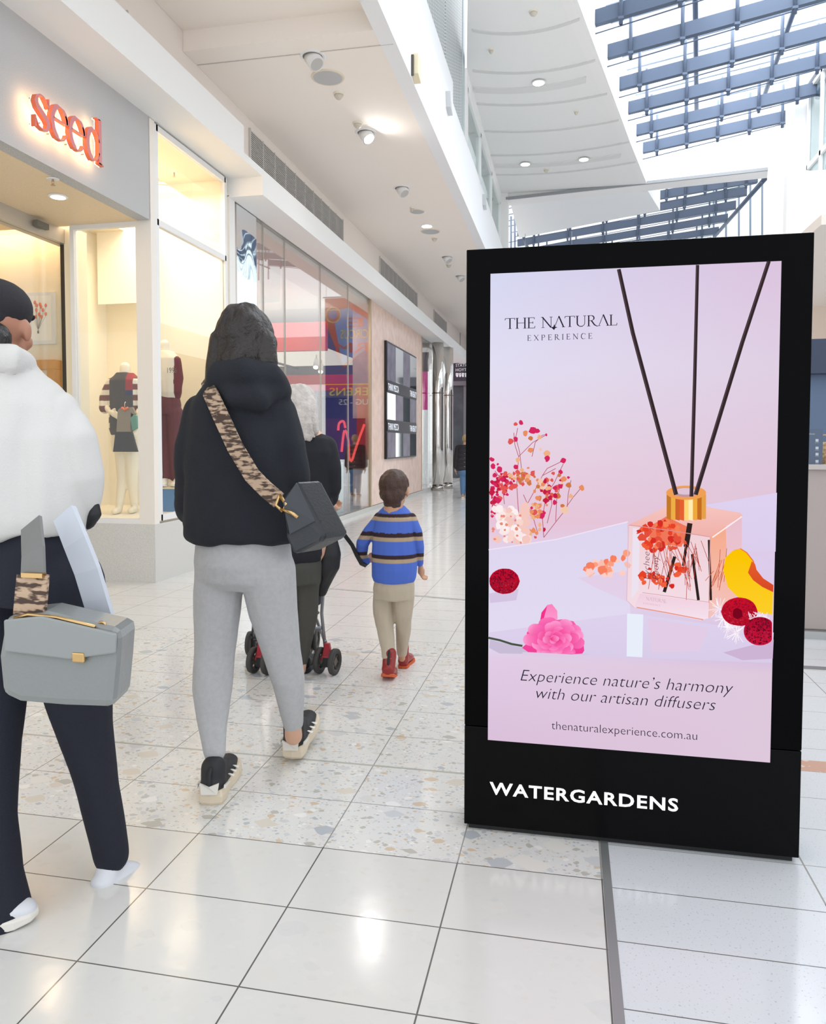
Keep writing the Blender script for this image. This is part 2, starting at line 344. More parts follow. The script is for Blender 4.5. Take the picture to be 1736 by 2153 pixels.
# bulkhead over the shops, stepped, white front and underside
prof = [(XW, -2, 4.41), (XW, 7.19, 4.41), (XW, 7.19, 4.15), (XW, 27, 4.15), (XW, 27, 3.88), (XW, 7.66, 3.88), (XW, 7.66, 4.075), (XW, -2, 4.075)]
struct(MB().prism(prof, (.385, 0, 0)).build('trim_5', WHITE))
struct(MB().box((XW-.3, -2, 4.075), (XW, 7.66, 4.5)).box((XW-.3, 7.66, 3.90), (XW, 27, 4.2)).build('wall_bulkhead_core', WHITE))
struct(MB().box((XW-.2, -2, 4.2), (XW-.002, 27, 5.4)).build('wall_left_upper', mat('warm_white', (240, 230, 221), .8)))
# walkway ceiling, nearer part one step higher
struct(MB().box((XW, 6.70, 4.93), (-1.75, 27, 5.2)).box((XW, -2, 5.12), (-1.75, 6.70, 5.2)).build('ceiling_walkway', CEIL))
struct(MB().box((XW+.01, 6.955, 4.924), (-1.63, 6.963, 4.931)).build('trim_6', mat('joint_line', (196, 190, 184), .8)))
# edge of the upper floor
struct(MB().box((-1.75, -2, 4.925), (-1.60, 26.9, 5.87)).build('wall_slab_edge', mat('slab_white', (240, 241, 243), .7)))
struct(MB().box((-1.80, -2, 5.87), (-1.625, 10.55, 6.22)).box((-1.80, 10.55, 5.87), (-1.68, 30, 6.0)).build('trim_7', mat('slab_white2', (236, 237, 239), .7)))
# perforated screens on the upper floor
perf = speckle('perforated_sheet', (150, 156, 160), (198, 203, 206), 90, .5)
def perforated():
    m = bpy.data.materials.new('perforated_metal'); m.use_nodes = True; g = NG(m); b = g.nt.nodes['Principled BSDF']; tc = g.n('ShaderNodeTexCoord'); sp = g.n('ShaderNodeSeparateXYZ'); g.L.new(tc.outputs['Object'], sp.inputs[0])
    f = g.m('FRACT', g.m('MULTIPLY', sp.outputs[1], 9)); h = g.m('FRACT', g.m('MULTIPLY', sp.outputs[2], 22)); k = g.m('MULTIPLY', g.m('GREATER_THAN', f, .35), g.m('GREATER_THAN', h, .4))
    g.L.new(g.mix(k, (205, 209, 210), (146, 152, 156)), b.inputs['Base Color']); b.inputs['Roughness'].default_value = .5; return m
PERF = perforated()
o = thing('perforated_screen', 'tall grey perforated metal screen standing on the upper floor edge', 'screen', (-1.72, 10, 5.87))
for y0, y1 in ((7.4, 8.6), (8.75, 10.3), (10.4, 11.95)): MB().box((-1.735, y0, 5.9), (-1.705, y1, 9.3)).build('perforated_panel', PERF, o)
MB().box((-1.76, 12.0, 5.86), (-1.69, 12.2, 9.3)).build('post', mat('screen_post', (186, 196, 200), .4), o); MB().box((-1.76, 8.6, 5.87), (-1.69, 8.75, 9.3)).build('post', M['screen_post'], o)
# upper left glazing and wall
win('window_3', -1.75, -1.66, 12.35, 18.2, (6.02, 6.93), .09, GLASS2, (14.2, 16.2))
struct(MB().box((-1.9, 12.3, 6.97), (-1.66, 18.4, 7.25)).build('wall_upper_left', WHITE))
struct(MB().box((-1.9, 18.35, 5.9), (-1.5, 18.7, 7.6)).build('wall_upper_pier', WHITE))
struct(MB().box((-5, 12, 5.8), (-3.2, 19, 7.2)).build('wall_upper_room', mat('upper_room_grey', (150, 158, 162), .7)))
# upper ceiling with curved joints
def prism_xy(pts, z0, z1): return MB().prism([(p[0], p[1], z0) for p in pts], (0, 0, z1-z0))
ZC = 7.2
struct(prism_xy([(-1.66, 18.4), (-1.66, 12.2), (-1.0, 7.5), (-.62, 7.5), (1.60, 18.13), (1.66, 18.4)], ZC, ZC+.2).build('ceiling_upper', mat('upper_ceiling', (236, 236, 234), .8)))
jm = mat('ceiling_joint', (214, 214, 212), .8)
def arc(p, q, sag, z, wd, dp, name, mt, n=14):
    A, B = atz(*p, z), atz(*q, z); mb = MB(); P = []
    for i in range(n+1):
        t = i/n; c = A.lerp(B, t); c.y += sag*4*t*(1-t); P.append(c)
    L0 = [c+Vector((0, wd/2, 0)) for c in P]; L1 = [c-Vector((0, wd/2, 0)) for c in P]
    for i in range(n): mb.prism([L0[i], L0[i+1], L1[i+1], L1[i]], (0, 0, -dp))
    return struct(mb.build(name, mt))
joints = [((992, 63), (1218, 39)), ((993, 148), (1251, 126)), ((998, 217), (1276, 196)), ((1016, 275), (1300, 252)), ((1030, 326), (1322, 298)), ((1042, 367), (1336, 340))]
for i, (p, q) in enumerate(joints): arc(p, q, .22, ZC, .07, .012, 'trim_%d' % (10+i), jm)
for i, (p, q) in enumerate([((998, 187), (1232, 166)), ((1042, 348), (1305, 326))]): arc(p, q, .18, ZC, .2, .02, 'trim_%d' % (20+i), mat('trough', (222, 222, 220), .8))
# cross beam at the end of the upper ceiling
struct(MB().prism([(-1.55, 18.4, 7.06), (5.0, 18.4, 7.36), (5.0, 18.4, 8.75), (1.2, 18.4, 8.45), (1.2, 18.4, 7.4), (-1.55, 18.4, 7.4)], (0, .5, 0)).build('wall_cross_beam', WHITE))
struct(MB().prism([(-1.55, 18.39, 7.04), (4.7, 18.39, 7.34), (4.7, 18.39, 7.41), (-1.55, 18.39, 7.10)], (0, -.05, 0)).build('trim_30', mat('beam_dark_line', (150, 152, 154), .7)))  # thin grey strip along the lower edge of the cross beam
# upstand beside the skylight
def along(s, off=0): # line of the skylight edge
    d = Vector((.2147, .9767, 0)); n = Vector((.9767, -.2147, 0)); return Vector((-.02, 10.65, 0))+d*s+n*off
P = [along(-3.2), along(7.8), along(7.8, -.15), along(-3.2, -.15)]
struct(MB().prism([(p.x, p.y, ZC-.004) for p in P], (0, 0, 1.45)).build('wall_skylight_upstand', WHITE))
# ---------------------------------------------------------------- first skylight
def skylight(name, segs, depth, zs, strut_n, up, label=None):
    """segs: list of (A,B) rafter centre lines"""
    root = bpy.data.objects.new(name, None); col.objects.link(root); struct(root); ORG[name] = Vector()
    for A, B in segs:
        d = (B-A).normalized(); nrm = Vector((-d.y, d.x, 0)).normalized()
        r = MB().prism([A-nrm*.05+Vector((0, 0, -depth/2)), B-nrm*.05+Vector((0, 0, -depth/2)), B-nrm*.05+Vector((0, 0, depth/2)), A-nrm*.05+Vector((0, 0, depth/2))], nrm*.1).build('rafter', STEEL, root)
        t = MB(); lo = Vector((0, 0, -depth/2-.16))
        t.tube([A+lo-d*.3-nrm*.06, B+lo+Vector((0, 0, .12))-nrm*.06], .011, 6)
        t.build('tie_rod', STEEL, root)
        for i in range(strut_n):
            c = A.lerp(B, (i+.5)/strut_n)-nrm*.08
            MB().tube([c+Vector((0, 0, -depth/2-.13)), c+Vector((0, 0, up))], .03, 6).box(c+Vector((-.04, -.03, -depth/2-.06)), c+Vector((.04, .03, -depth/2-.02))).build('strut', STEEL, root)
        g = MB()
        for k, h in ((-.25, up-.02), (.25, up)): g.tube([A+Vector((0, 0, h))-d*.4-nrm*k, B+Vector((0, 0, h))+d*.3-nrm*k], .018, 5)
        g.build('glazing_bar', mat('glazing_bar', (150, 162, 180), .5), root)
    return root
dv = Vector((math.cos(math.radians(12.4)), -math.sin(math.radians(12.4)), .072))
lefts = [(0.05, 11.1, 7.75), (.295, 12.213, 7.75), (.536, 13.287, 7.75), (.801, 14.486, 7.75), (1.043, 15.531, 7.75), (1.268, 16.652, 7.75), (1.512, 17.662, 7.75)]
ends = [4.2, 4.2, 4.0, 3.8, 3.6, 3.34, 3.07]
sk = skylight('window_4', [(Vector(l), Vector(l)+dv*e) for l, e in zip(lefts, ends)], .22, 0, 5, .62)
for f in (.36, .78):
    A = Vector(lefts[0])+dv*4.2*f; B = Vector(lefts[-1])+dv*3.07*f
    MB().tube([A+Vector((0, 0, .45)), B+Vector((0, 0, .45))], .045, 8).build('purlin', STEEL, sk)
A0, A1 = Vector(lefts[0]), Vector(lefts[-1]); B0, B1 = A0+dv*4.4, A1+dv*3.3; hh = Vector((0, 0, .66))
MB().prism([A0+hh, B0+hh, B1+hh, A1+hh], (0, 0, .02)).build('pane', glass('roof_glass', .0, 5, (.97, .985, 1), .2), sk)
# right hand upper storey
struct(MB().prism([(4.45, 8, 5.45), (4.45, 16.4, 5.45), (4.45, 16.4, 5.85), (4.45, 8, 5.85)], (6, 0, 0)).build('wall_right_slab', WHITE))
win('window_5', 4.45, 4.55, 8.2, 16.2, (5.9, 6.6, 8.1), .09, GLASS2, (10, 12, 14, 15.4))
struct(MB().box((6.5, 8, 5.85), (6.6, 16.4, 8.3)).box((4.4, 8, 8.15), (4.7, 18.4, 8.7)).build('wall_right_upper', mat('right_room', (206, 212, 216), .7)))
struct(MB().box((4.25, 16.3, 0), (4.75, 18.4, 8.6)).build('wall_right_pier', WHITE))
B_ = [Vector(l)+dv*e for l, e in zip(lefts, ends)]
MB().tube([B_[1]+Vector((.05, .05, -.25)), B_[-2]+Vector((.05, .1, -.1))], .07, 8).build('edge_purlin', STEEL, sk)
# ---------------------------------------------------------------- second hall beyond the beam
struct(prism_xy([(-1.5, 18.9), (-1.5, 22.4), (2.2, 20.5), (1.75, 18.9)], ZC, ZC+.5).build('ceiling_far', mat('far_ceiling', (238, 240, 240), .8)))
segs = []
for k, (l, r, Y) in enumerate([((1345, 418), (1592, 374), 21.0), ((1088, 489), (1570, 401), 22.8), ((1088, 511), (1547, 430), 24.6), ((1100, 531), (1530, 457), 26.4), ((1120, 545), (1511, 484), 28.2), ((1150, 560), (1495, 505), 30.0)]):
    segs.append((at(*l, Y+.9), at(*r, Y-.3)))
sk2 = skylight('window_6', segs, .22, 0, 6, .7)
for c in ((1620, 362), (1600, 385)):
    MB().tube([at(c[0], c[1], 20), at(c[0]-118, c[1]+135, 29)], .06 if c[0] == 1620 else .03, 6).build('hip_beam', STEEL, sk2)
MB().tube([at(1092, 476, 22.5), at(1116, 540, 27)], .05, 6).build('edge_post', STEEL, sk2)
# glazed end wall, pale vertical fins
f = MB()
for px in (1500, 1526, 1553, 1577, 1602, 1629): f.tube([at(px, 300, 30), at(px, 545, 30)], .035, 6)
ew = struct(f.build('window_7', mat('fin_steel', (140, 154, 176), .5)))
MB().prism([at(1470, 300, 30.1), at(1660, 300, 30.1), at(1660, 600, 30.1), at(1470, 600, 30.1)], (0, .02, 0)).build('pane', glass('end_glass', .03, 5, (.90, .97, .98), .3), ew)
f = MB()
for px in (1074, 1082): f.tube([at(px, 455, 24), at(px, 540, 24)], .03, 6)
struct(f.build('window_8', mat('fin_steel2', (140, 154, 176), .5)))
# far end of the mall (storey over the far shops)
struct(MB().box((-4.5, 27, 3.45), (12, 27.3, 5.2)).build('wall_far', WHITE))
struct(MB().box((-6, 26.4, 3.9), (-1.6, 27, 5.0)).build('wall_far_left', WHITE))
o_ = struct(MB().box((5.0, 13.3, 0), (5.2, 32, 4.1)).build('wall_right_shops', mat('opposite_shops', (96, 92, 92), .6, var=.35, vscale=.6)))
struct(MB().box((5.0, 13.3, 4.1), (5.3, 32, 4.9)).build('trim_50', WHITE))
# ceiling of the right walkway and far right wall
struct(MB().box((4.0, 2.4, 3.15), (9, 8.2, 3.25)).box((2.4, 8.2, 3.4), (9, 14, 3.5)).build('ceiling_right', CEIL))
struct(MB().box((3.3, 13, 4.3), (9, 13.2, 5.5)).build('wall_right_band', WHITE))
struct(MB().box((3.0, 13, 0), (9, 13.2, 4.3)).build('wall_right_far', mat('peach_wall', (236, 219, 205), .8)))
# ---------------------------------------------------------------- second shop: glass front
X0, X1 = XW-.02, XW
o = struct(MB().box((XW-.12, 7.66, 0), (XW, 7.80, 3.89)).build('trim_40', mat('post_white', (238, 236, 233), .45)))
f = MB().box((XW-.04, 8.42, 3.885), (XW-.0, 13.55, 3.91)).box((XW-.05, 8.4, .0), (XW+.01, 27, .075))
o = struct(f.build('window_9', mat('slim_frame', (196, 190, 180), .35, metal=.5)))
jy = [8.42, 8.60, 9.30, 10.72, 12.14, 13.55]
for a, b in zip(jy, jy[1:]): MB().box((XW-.022, a+.008, .08), (XW-.010, b-.008, 3.885)).build('pane', GLASS, o)
for yy in jy[1:-1]: MB().box((XW-.028, yy-.005, .08), (XW-.006, yy+.005, 3.885)).build('joint', mat('joint_dark', (176, 170, 162), .5), o)
# wavy mirror panel beside the post
def wavy():
    m = bpy.data.materials.new('wavy_mirror'); m.use_nodes = True; g = NG(m); b = g.nt.nodes['Principled BSDF']; tc = g.n('ShaderNodeTexCoord')
    b.inputs['Base Color'].default_value = (.86, .88, .9, 1); b.inputs['Metallic'].default_value = 1; b.inputs['Roughness'].default_value = .03
    n = g.n('ShaderNodeTexNoise'); n.inputs['Scale'].default_value = 2.2; n.inputs['Detail'].default_value = 0; g.L.new(tc.outputs['Object'], n.inputs['Vector'])
    bp = g.n('ShaderNodeBump'); bp.inputs['Strength'].default_value = .35; bp.inputs['Distance'].default_value = .06; g.L.new(n.outputs['Fac'], bp.inputs['Height']); g.L.new(bp.outputs[0], b.inputs['Normal']); return m
tag(MB().box((XW-.04, 7.86, .08), (XW-.01, 8.40, 3.88)).build('mirror_panel', wavy()), 'tall rippled mirror panel between the white post and the glass shopfront', 'mirror')
# pink marble wall with the video wall
struct(MB().box((XW-.35, 13.57, .08), (XW, 18.42, 3.89)).build('wall_pink', PINKM))
struct(MB().box((XW-.02, 13.50, .08), (XW+.012, 13.57, 3.89)).box((XW-.02, 18.42, .08), (XW+.012, 18.46, 3.89)).build('trim_41', mat('brass_trim', (196, 176, 146), .3, metal=.7)))
struct(MB().box((XW, 7.7, 0), (XW+.03, 27, .075)).build('baseboard_left', mat('stone_kerb', (206, 205, 200), .5)))
vw = thing('video_wall', 'wall of dark portrait screens set in the pink marble shopfront', 'screen', (XW, 16, .95))
MB().box((XW+.0, 14.58, .93), (XW+.05, 17.54, 3.27)).build('frame', mat('screen_frame', (18, 18, 20), .3), vw)
rows = [(2.50, 3.23), (1.72, 2.25), (.96, 1.46)]; por = mat('portrait_print', (118, 112, 128), .3, var=.35, vscale=4); mir = mat('mirror_pane', (225, 228, 230), .05, metal=1)
for ri, (z0, z1) in enumerate(rows):
    for k in range(4):
        y0 = 14.62+k*.722; dark = (k % 2 == 0) if ri != 1 else (k % 2 == 1)
        MB().box((XW+.05, y0, z0), (XW+.058, y0+.715, z1)).build('screen', por if dark else mir, vw)
band = mat('text_band', (38, 38, 44), .35)
for z0, z1 in ((2.27, 2.48), (1.48, 1.70)):
    bnd = MB().box((XW+.05, 14.6, z0), (XW+.06, 17.52, z1)).build('message_strip', band, vw)
    for y0, s in ((14.66, 'THINK MECCA'), (16.75, 'THINK BEAUTY')):
        text('lettering', s, (XW+.062, y0, z0+.035), (0, 1, 0), (0, 0, 1), .195, mat('letter_white', (235, 240, 248), .5, emit=.6), bnd, width=.95 if y0 < 16 else .74)
# glass after the pink wall and chrome columns
o = struct(MB().box((XW-.04, 18.46, 3.87), (XW, 21.0, 3.9)).build('window_10', M['slim_frame']))
for a, b in ((18.47, 19.4), (19.42, 21.0)): MB().box((XW-.022, a, .08), (XW-.01, b, 3.87)).build('pane', GLASS, o)
def column(loc, label):
    t = thing('chrome_column', label, 'column', loc, 'mirror polished columns at the shop corner')
    MB().tube([Vector(loc), Vector(loc)+Vector((0, 0, 1.2)), Vector(loc)+Vector((0, 0, 2.6)), Vector(loc)+Vector((0, 0, 3.87))], .155, 28).build('shaft', CHROME, t)
    MB().tube([Vector(loc)+Vector((0, 0, .001)), Vector(loc)+Vector((0, 0, .12))], .165, 28).build('base', mat('chrome_base', (190, 186, 180), .15, metal=1), t)
    MB().tube([Vector(loc)+Vector((0, 0, 2.55)), Vector(loc)+Vector((0, 0, 2.575))], .158, 28).build('collar', mat('seam', (120, 112, 104), .2, metal=1), t)
    return t
column((-3.42, 19.75, 0), 'left mirror polished column beside the shop glass'); column((-3.32, 20.75, 0), 'right mirror polished column next to the dark roller shutter')
# interior of the second shop
struct(MB().box((-8.2, 7.7, 0), (-8.1, 20, 3.9)).box((-8.2, 19.9, 0), (XW-.4, 20, 3.9)).build('wall_beauty_back', mat('beauty_wall', (206, 204, 202), .6)))
struct(MB().box((-8.2, 7.82, 3.80), (XW-.06, 20, 3.87)).build('ceiling_beauty', mat('beauty_ceiling', (224, 216, 210), .8)))
RED = mat('red_laminate', (222, 52, 34), .35)
tag(MB().box((-4.9, 9.75, 0), (-4.45, 10.9, 2.72)).build('red_display_wall', RED), 'tall glossy red display panel behind the shop glass', 'display panel')
o = thing('ceiling_canopy', 'red suspended canopy with glowing light panels inside the shop', 'canopy', (-5.4, 14.0, 2.6))
MB().box((-7.2, 12.0, 2.78), (-3.95, 12.1, 3.25)).build('red_fascia', RED, o); MB().box((-7.2, 14.6, 2.30), (-3.95, 14.7, 2.62)).build('red_fascia', RED, o)
MB().box((-7.1, 12.12, 2.80), (-4.0, 14.58, 2.84)).build('light_panel', emis('canopy_glow', (255, 244, 226), 1.1), o)
MB().box((-7.0, 9.9, 3.10), (-4.95, 11.9, 3.14)).build('light_panel', emis('canopy_glow', (255, 244, 226), 1.1), o)
def spot(loc, label):
    L = Vector(loc); t = thing('track_spotlight', label, 'spotlight', loc, 'spotlights on the shop track')
    MB().tube([L+Vector((0, 0, .0)), L+Vector((0, 0, -.08))], .012, 8).build('stem', M['slim_frame'], t)
    MB().tube([L+Vector((0, 0, -.08)), L+Vector((.02, -.10, -.22))], [.035, .05], 14).build('head', FRAME, t)
    MB().tube([L+Vector((.021, -.105, -.227)), L+Vector((.022, -.11, -.234))], .042, 14).build('lens', LAMPW, t)
tr = tag(MB().box((-5.4, 12.2, 2.73), (-5.35, 14.5, 2.76)).build('lighting_track', DARKM), 'thin black lighting track under the glowing ceiling panel', 'track')
spot((-4.32, 12.6, 2.78), 'nearer spotlight under the glowing ceiling panel'); spot((-4.5, 13.4, 2.78), 'farther spotlight under the glowing ceiling panel')
# shelving and counter seen through the glass
sh = thing('display_shelving', 'dark shelving unit with red back panel at the rear of the shop', 'shelving', (-5.5, 15.5, 0))
MB().box((-6.6, 15.6, 0), (-4.1, 15.7, 2.25)).build('back_panel', mat('shelf_back', (58, 60, 66), .5), sh)
for z in (.35, .8, 1.25, 1.7, 2.2): MB().box((-6.6, 15.2, z), (-4.1, 15.6, z+.03)).build('shelf', mat('shelf_grey', (120, 124, 130), .4), sh)
for x in (-6.6, -5.35, -4.12): MB().box((x, 15.2, 0), (x+.03, 15.6, 2.25)).build('upright', M['shelf_grey'], sh)
tag(MB().box((-5.0, 11.6, 0), (-4.05, 12.6, .95)).build('display_counter', mat('counter_grey', (132, 134, 138), .3), bevel=.02), 'grey display counter standing inside the shop glass', 'counter')
tag(MB().box((-4.6, 12.75, 0), (-4.0, 13.15, .9)).build('display_plinth', mat('plinth_teal', (160, 196, 194), .4), bevel=.02), 'pale green display plinth inside the shop beside the pink wall', 'plinth')
# neon script
n = MB(); Yn = 13.35
for st in ([(742, 950), (748, 905), (756, 925), (758, 962), (764, 970)], [(722, 930), (714, 944), (712, 968), (722, 972), (732, 952)], [(700, 950), (706, 928), (708, 962), (716, 968)], [(764, 968), (776, 930), (790, 892)], [(735, 905), (737, 890), (746, 886), (750, 900)]):
    P = [at(a-24, b, Yn) for a, b in st]; Q = []
    for i in range(len(P)-1):
        for k in range(5):
            t = k/5; p0, p1, p2, p3 = P[max(i-1, 0)], P[i], P[i+1], P[min(i+2, len(P)-1)]
            Q.append(.5*((2*p1)+(p2-p0)*t+(2*p0-5*p1+4*p2-p3)*t*t+(3*p1-p0-3*p2+p3)*t*t*t))
    n.tube(Q+[P[-1]], .022, 8)
ns = thing('neon_sign', 'glowing red handwritten neon sign low behind the shop glass', 'neon sign', at(715, 930, Yn))
n.build('tube', emis('neon_red', (255, 92, 84), 1.6), ns)
a = at(672, 880, Yn+.06); b = at(768, 985, Yn+.06)
MB().box((a.x, Yn+.05, b.z), (b.x, Yn+.07, a.z)).build('backing', mat('neon_back', (70, 20, 22), .3), ns)
# ---------------------------------------------------------------- hanging circus banner on the far side of the mall (its mirror image shows in the glass)
bn = thing('hanging_banner', 'large red and blue show banner mirrored in the shop glass', 'banner', (-.65, 22, 5.6))
ART = attr_mat('print_art', emit=False, rough=.4)
q = MB(); q.box((-1.35, 22.0, .75), (.04, 22.03, 5.6), (60, 62, 150))
q.poly([(-1.35, 21.99, 4.2), (-.55, 21.99, 3.5), (.04, 21.99, 4.9), (.04, 21.99, 5.6), (-1.35, 21.99, 5.6)], (206, 70, 46)); q.poly([(-1.35, 21.985, 4.1), (-.5, 21.985, 3.6), (-.2, 21.985, 5.2), (-.7, 21.985, 5.3), (-1.35, 21.985, 4.9)], (120, 150, 220))
q.box((-1.35, 21.98, .75), (-.95, 21.995, 3.0), (196, 48, 60)); q.box((-1.35, 21.98, 3.0), (.04, 21.995, 3.03), (230, 200, 70))
q.disc((-.22, 21.985, 5.1), .24, (0, -1, 0), 28, .004, (236, 190, 90)); q.disc((-.22, 21.978, 5.1), .21, (0, -1, 0), 28, .004, (190, 50, 40)); q.disc((-.22, 21.97, 5.1), .13, (0, -1, 0), 28, .004, (70, 80, 170))
q.build('print', ART, bn)
yl = mat('banner_yellow', (238, 214, 90), .5); wl = mat('banner_white', (240, 240, 240), .5); rl = mat('banner_red', (214, 60, 50), .5)
text('lettering', 'ERENS', (-1.3, 21.97, 2.68), (1, 0, 0), (0, 0, 1), .34, yl, bn, width=1.2); text('lettering', 'UG - 25', (-1.3, 21.97, 2.40), (1, 0, 0), (0, 0, 1), .24, wl, bn, width=.9)
text('lettering', 'E', (-1.15, 21.97, 4.72), (1, 0, 0), (0, 0, 1), .4, rl, bn, width=.5); text('lettering', 'CIRCUS', (-1.3, 21.97, 4.38), (1, 0, 0), (0, 0, 1), .38, yl, bn, width=.85); text('lettering', 'RM', (-1.3, 21.97, 3.96), (1, 0, 0), (0, 0, 1), .42, rl, bn, width=1.0)
text('lettering', 'UNDER THE BIG TOP', (-.42, 21.965, 5.22), (1, 0, 0), (0, 0, 1), .06, wl, bn, width=.4)
MB().tube([(-1.4, 22.0, 5.63), (.1, 22.0, 5.63)], .02, 8).build('rail', ALU, bn)
MB().tube([(-1.3, 22.0, 5.63), (-1.3, 22.0, 7.2)], .006, 6).build('cable', ALU, bn); MB().tube([(0, 22.0, 5.63), (0, 22.0, 7.2)], .006, 6).build('cable', ALU, bn)
# ---------------------------------------------------------------- far end: dark shopfront, red sign, directory
struct(MB().box((-4.4, 26.9, 0), (-1.0, 27, 3.45)).build('wall_far_shutter', mat('dark_shutter', (74, 80, 84), .4, var=.3, vscale=2)))
struct(MB().box((-3.72, 26.86, 0), (-3.62, 26.9, 3.3)).box((-4.4, 26.8, 3.3), (-1, 26.95, 3.62)).build('trim_42', mat('shutter_frame', (128, 130, 132), .4, metal=.4)))
rs = tag(MB().box((-4.15, 24.0, 3.15), (-3.75, 24.1, 4.15)).build('red_shop_sign', emis('sign_red', (238, 78, 66), 1.0)), 'glowing red shop sign past the mirror columns', 'sign')
ps = thing('magenta_screen', 'bright magenta screen seen through the glass left of the chrome columns', 'screen', (-4.9, 23.5, 2.2))
MB().box((-5.45, 23.5, 2.3), (-4.4, 23.55, 3.95)).build('screen_panel', emis('magenta', (245, 20, 170), 1.0), ps)
MB().box((-5.5, 23.48, 3.5), (-4.35, 23.5, 4.1)).build('header', mat('screen_head', (60, 40, 70), .4), ps)
MB().box((-4.95, 23.55, 0), (-4.85, 23.6, 2.3)).build('stand', DARKM, ps)
ds = thing('directory_sign', 'hanging charcoal directory sign with white arrow and white lines of text', 'sign', (-3.5, 25.0, 3.5))
a = at(953, 748, 25); b = at(1040, 800, 25)
MB().box((a.x, 25.0, b.z), (b.x, 25.06, a.z)).build('panel', mat('sign_charcoal', (62, 66, 78), .5), ds)
wt = mat('sign_white', (232, 236, 240), .5, emit=.2)
for i, (s, wd) in enumerate((('STATION STREET', 1.0), ('HOYTS', .42), ('BASEMENT CAR PARK', 1.15))):
    z = at(957, 770+i*9.5, 24.99).z; text('lettering', s, (a.x+.08, 24.99, z-.02), (1, 0, 0), (0, 0, 1), .14, wt, ds, width=wd)
p = at(962, 757, 24.98); MB().prism([p+Vector((.12, 0, .13)), p+Vector((.17, 0, .10)), p+Vector((.05, 0, 0)), p+Vector((.17, 0, -.10)), p+Vector((.12, 0, -.13)), p+Vector((-.04, 0, 0))], (0, -.01, 0)).build('arrow', wt, ds)
for k in range(5):
    c = at(961+k*6, 790, 24.98); MB().box(c-Vector((.03, .005, .04)), c+Vector((.03, .005, .04))).ball(c+Vector((0, 0, .07)), .025, 8).build('pictogram', wt, ds)
MB().box((a.x+.2, 25.02, a.z), (a.x+.23, 25.04, 4.9)).build('hanger', ALU, ds); MB().box((b.x-.2, 25.02, a.z), (b.x-.17, 25.04, 4.9)).build('hanger', ALU, ds)
# ---------------------------------------------------------------- ceiling fixtures
ZL = 4.93
def fixture_gimbal(px, label, lit=False):
    c = atz(*px, ZL); t = thing('gimbal_downlight', label, 'ceiling light', c, 'adjustable round spotlights in the walkway ceiling')
    MB().disc(c, .125, (0, 0, -1), 28, .008, r2=.115).build('trim_ring', FRAME, t)
    MB().disc(c+Vector((0, 0, -.008)), .095, (0, 0, -1), 24, .001).build('recess', mat('recess_grey', (120, 116, 110), .8), t)
    d = Vector((.55, -.25, -.8)).normalized(); e = c+Vector((0, 0, -.02))
    h = MB().tube([e-d*.03, e+d*.09], [.075, .078], 20).build('lamp_head', FRAME, t)
    MB().disc(e+d*.091, .062, d, 20, .004).build('lens', emis('lamp_hot', (255, 252, 245), 260) if lit else mat('lens_grey', (186, 182, 176), .3), h)
    return t
def fixture_down(px, label, Z=ZL, r=.085, grp='small lit downlights in the ceiling'):
    c = atz(*px, Z); t = thing('recessed_downlight', label, 'ceiling light', c, grp)
    MB().disc(c, r*1.25, (0, 0, -1), 24, .01, r2=r*1.1).build('trim_ring', FRAME, t); MB().disc(c+Vector((0, 0, -.010)), r, (0, 0, -1), 24, .002).build('lens', LAMP, t); return t
def fixture_speaker(px, label, r=.17):
    c = atz(*px, ZL); t = thing('ceiling_speaker', label, 'speaker', c, 'round ceiling speakers')
    MB().disc(c, r, (0, 0, -1), 32, .012, r2=r*.95).build('rim', mat('speaker_rim', (226, 214, 196), .6), t)
    MB().disc(c+Vector((0, 0, -.012)), r*.86, (0, 0, -1), 32, .002).build('grille', mat('speaker_grille', (190, 190, 190), .8), t); return t
def fixture_smoke(px, label, Z=ZL, r=.05):
    c = atz(*px, Z); t = thing('smoke_detector', label, 'smoke detector', c, 'smoke detectors on the ceilings')
    MB().disc(c, r*1.2, (0, 0, -1), 20, .02, r2=r*1.1).build('base', mat('detector_cream', (232, 224, 208), .5), t)
    MB().tube([c+Vector((0, 0, -.02)), c+Vector((0, 0, -.035)), c+Vector((0, 0, -.06)), c+Vector((0, 0, -.066))], [r*.95, r*.9, r*.5, r*.3], 18).build('sensor', mat('detector_cap', (206, 198, 184), .5), t); return t
fixture_gimbal((657, 118), 'nearest unlit adjustable spotlight in the walkway ceiling, by the ceiling step')
fixture_gimbal((768, 278), 'brightly lit adjustable spotlight in the walkway ceiling', True)
fixture_gimbal((844, 395), 'unlit adjustable spotlight between the two lit walkway ceiling lights')
fixture_gimbal((939, 540), 'unlit adjustable spotlight just above the kiosk corner'); fixture_gimbal((967, 580), 'smallest and farthest adjustable spotlight of the walkway ceiling')
fixture_down((897, 475), 'small lit downlight beside a round speaker in the walkway ceiling')
fixture_speaker((689, 162), 'largest round speaker, nearest in the walkway ceiling'); fixture_speaker((905, 486), 'middle-distance round speaker next to the lit downlight'); fixture_speaker((877, 444), 'faint pale round speaker cover before the lit downlight', .12)
fixture_smoke((712, 196), 'nearest smoke detector, beside the large ceiling speaker'); fixture_smoke((752, 258), 'smoke detector touching the brightly lit spotlight'); fixture_smoke((913, 500), 'smoke detector just beyond the middle-distance speaker'); fixture_smoke((943, 556), 'smoke detector just above the kiosk left corner'); fixture_smoke((866, 436), 'small round sensor before the pale speaker cover', r=.03)
for px, l in (((1132, 174), 'lit downlight high in the upper ceiling near the skylight'), ((1104, 345), 'left of the two farther lit downlights in the upper ceiling'), ((1227, 335), 'right of the two farther lit downlights in the upper ceiling')): fixture_down(px, l, ZC-.02, .09, 'lit downlights in the upper ceiling')
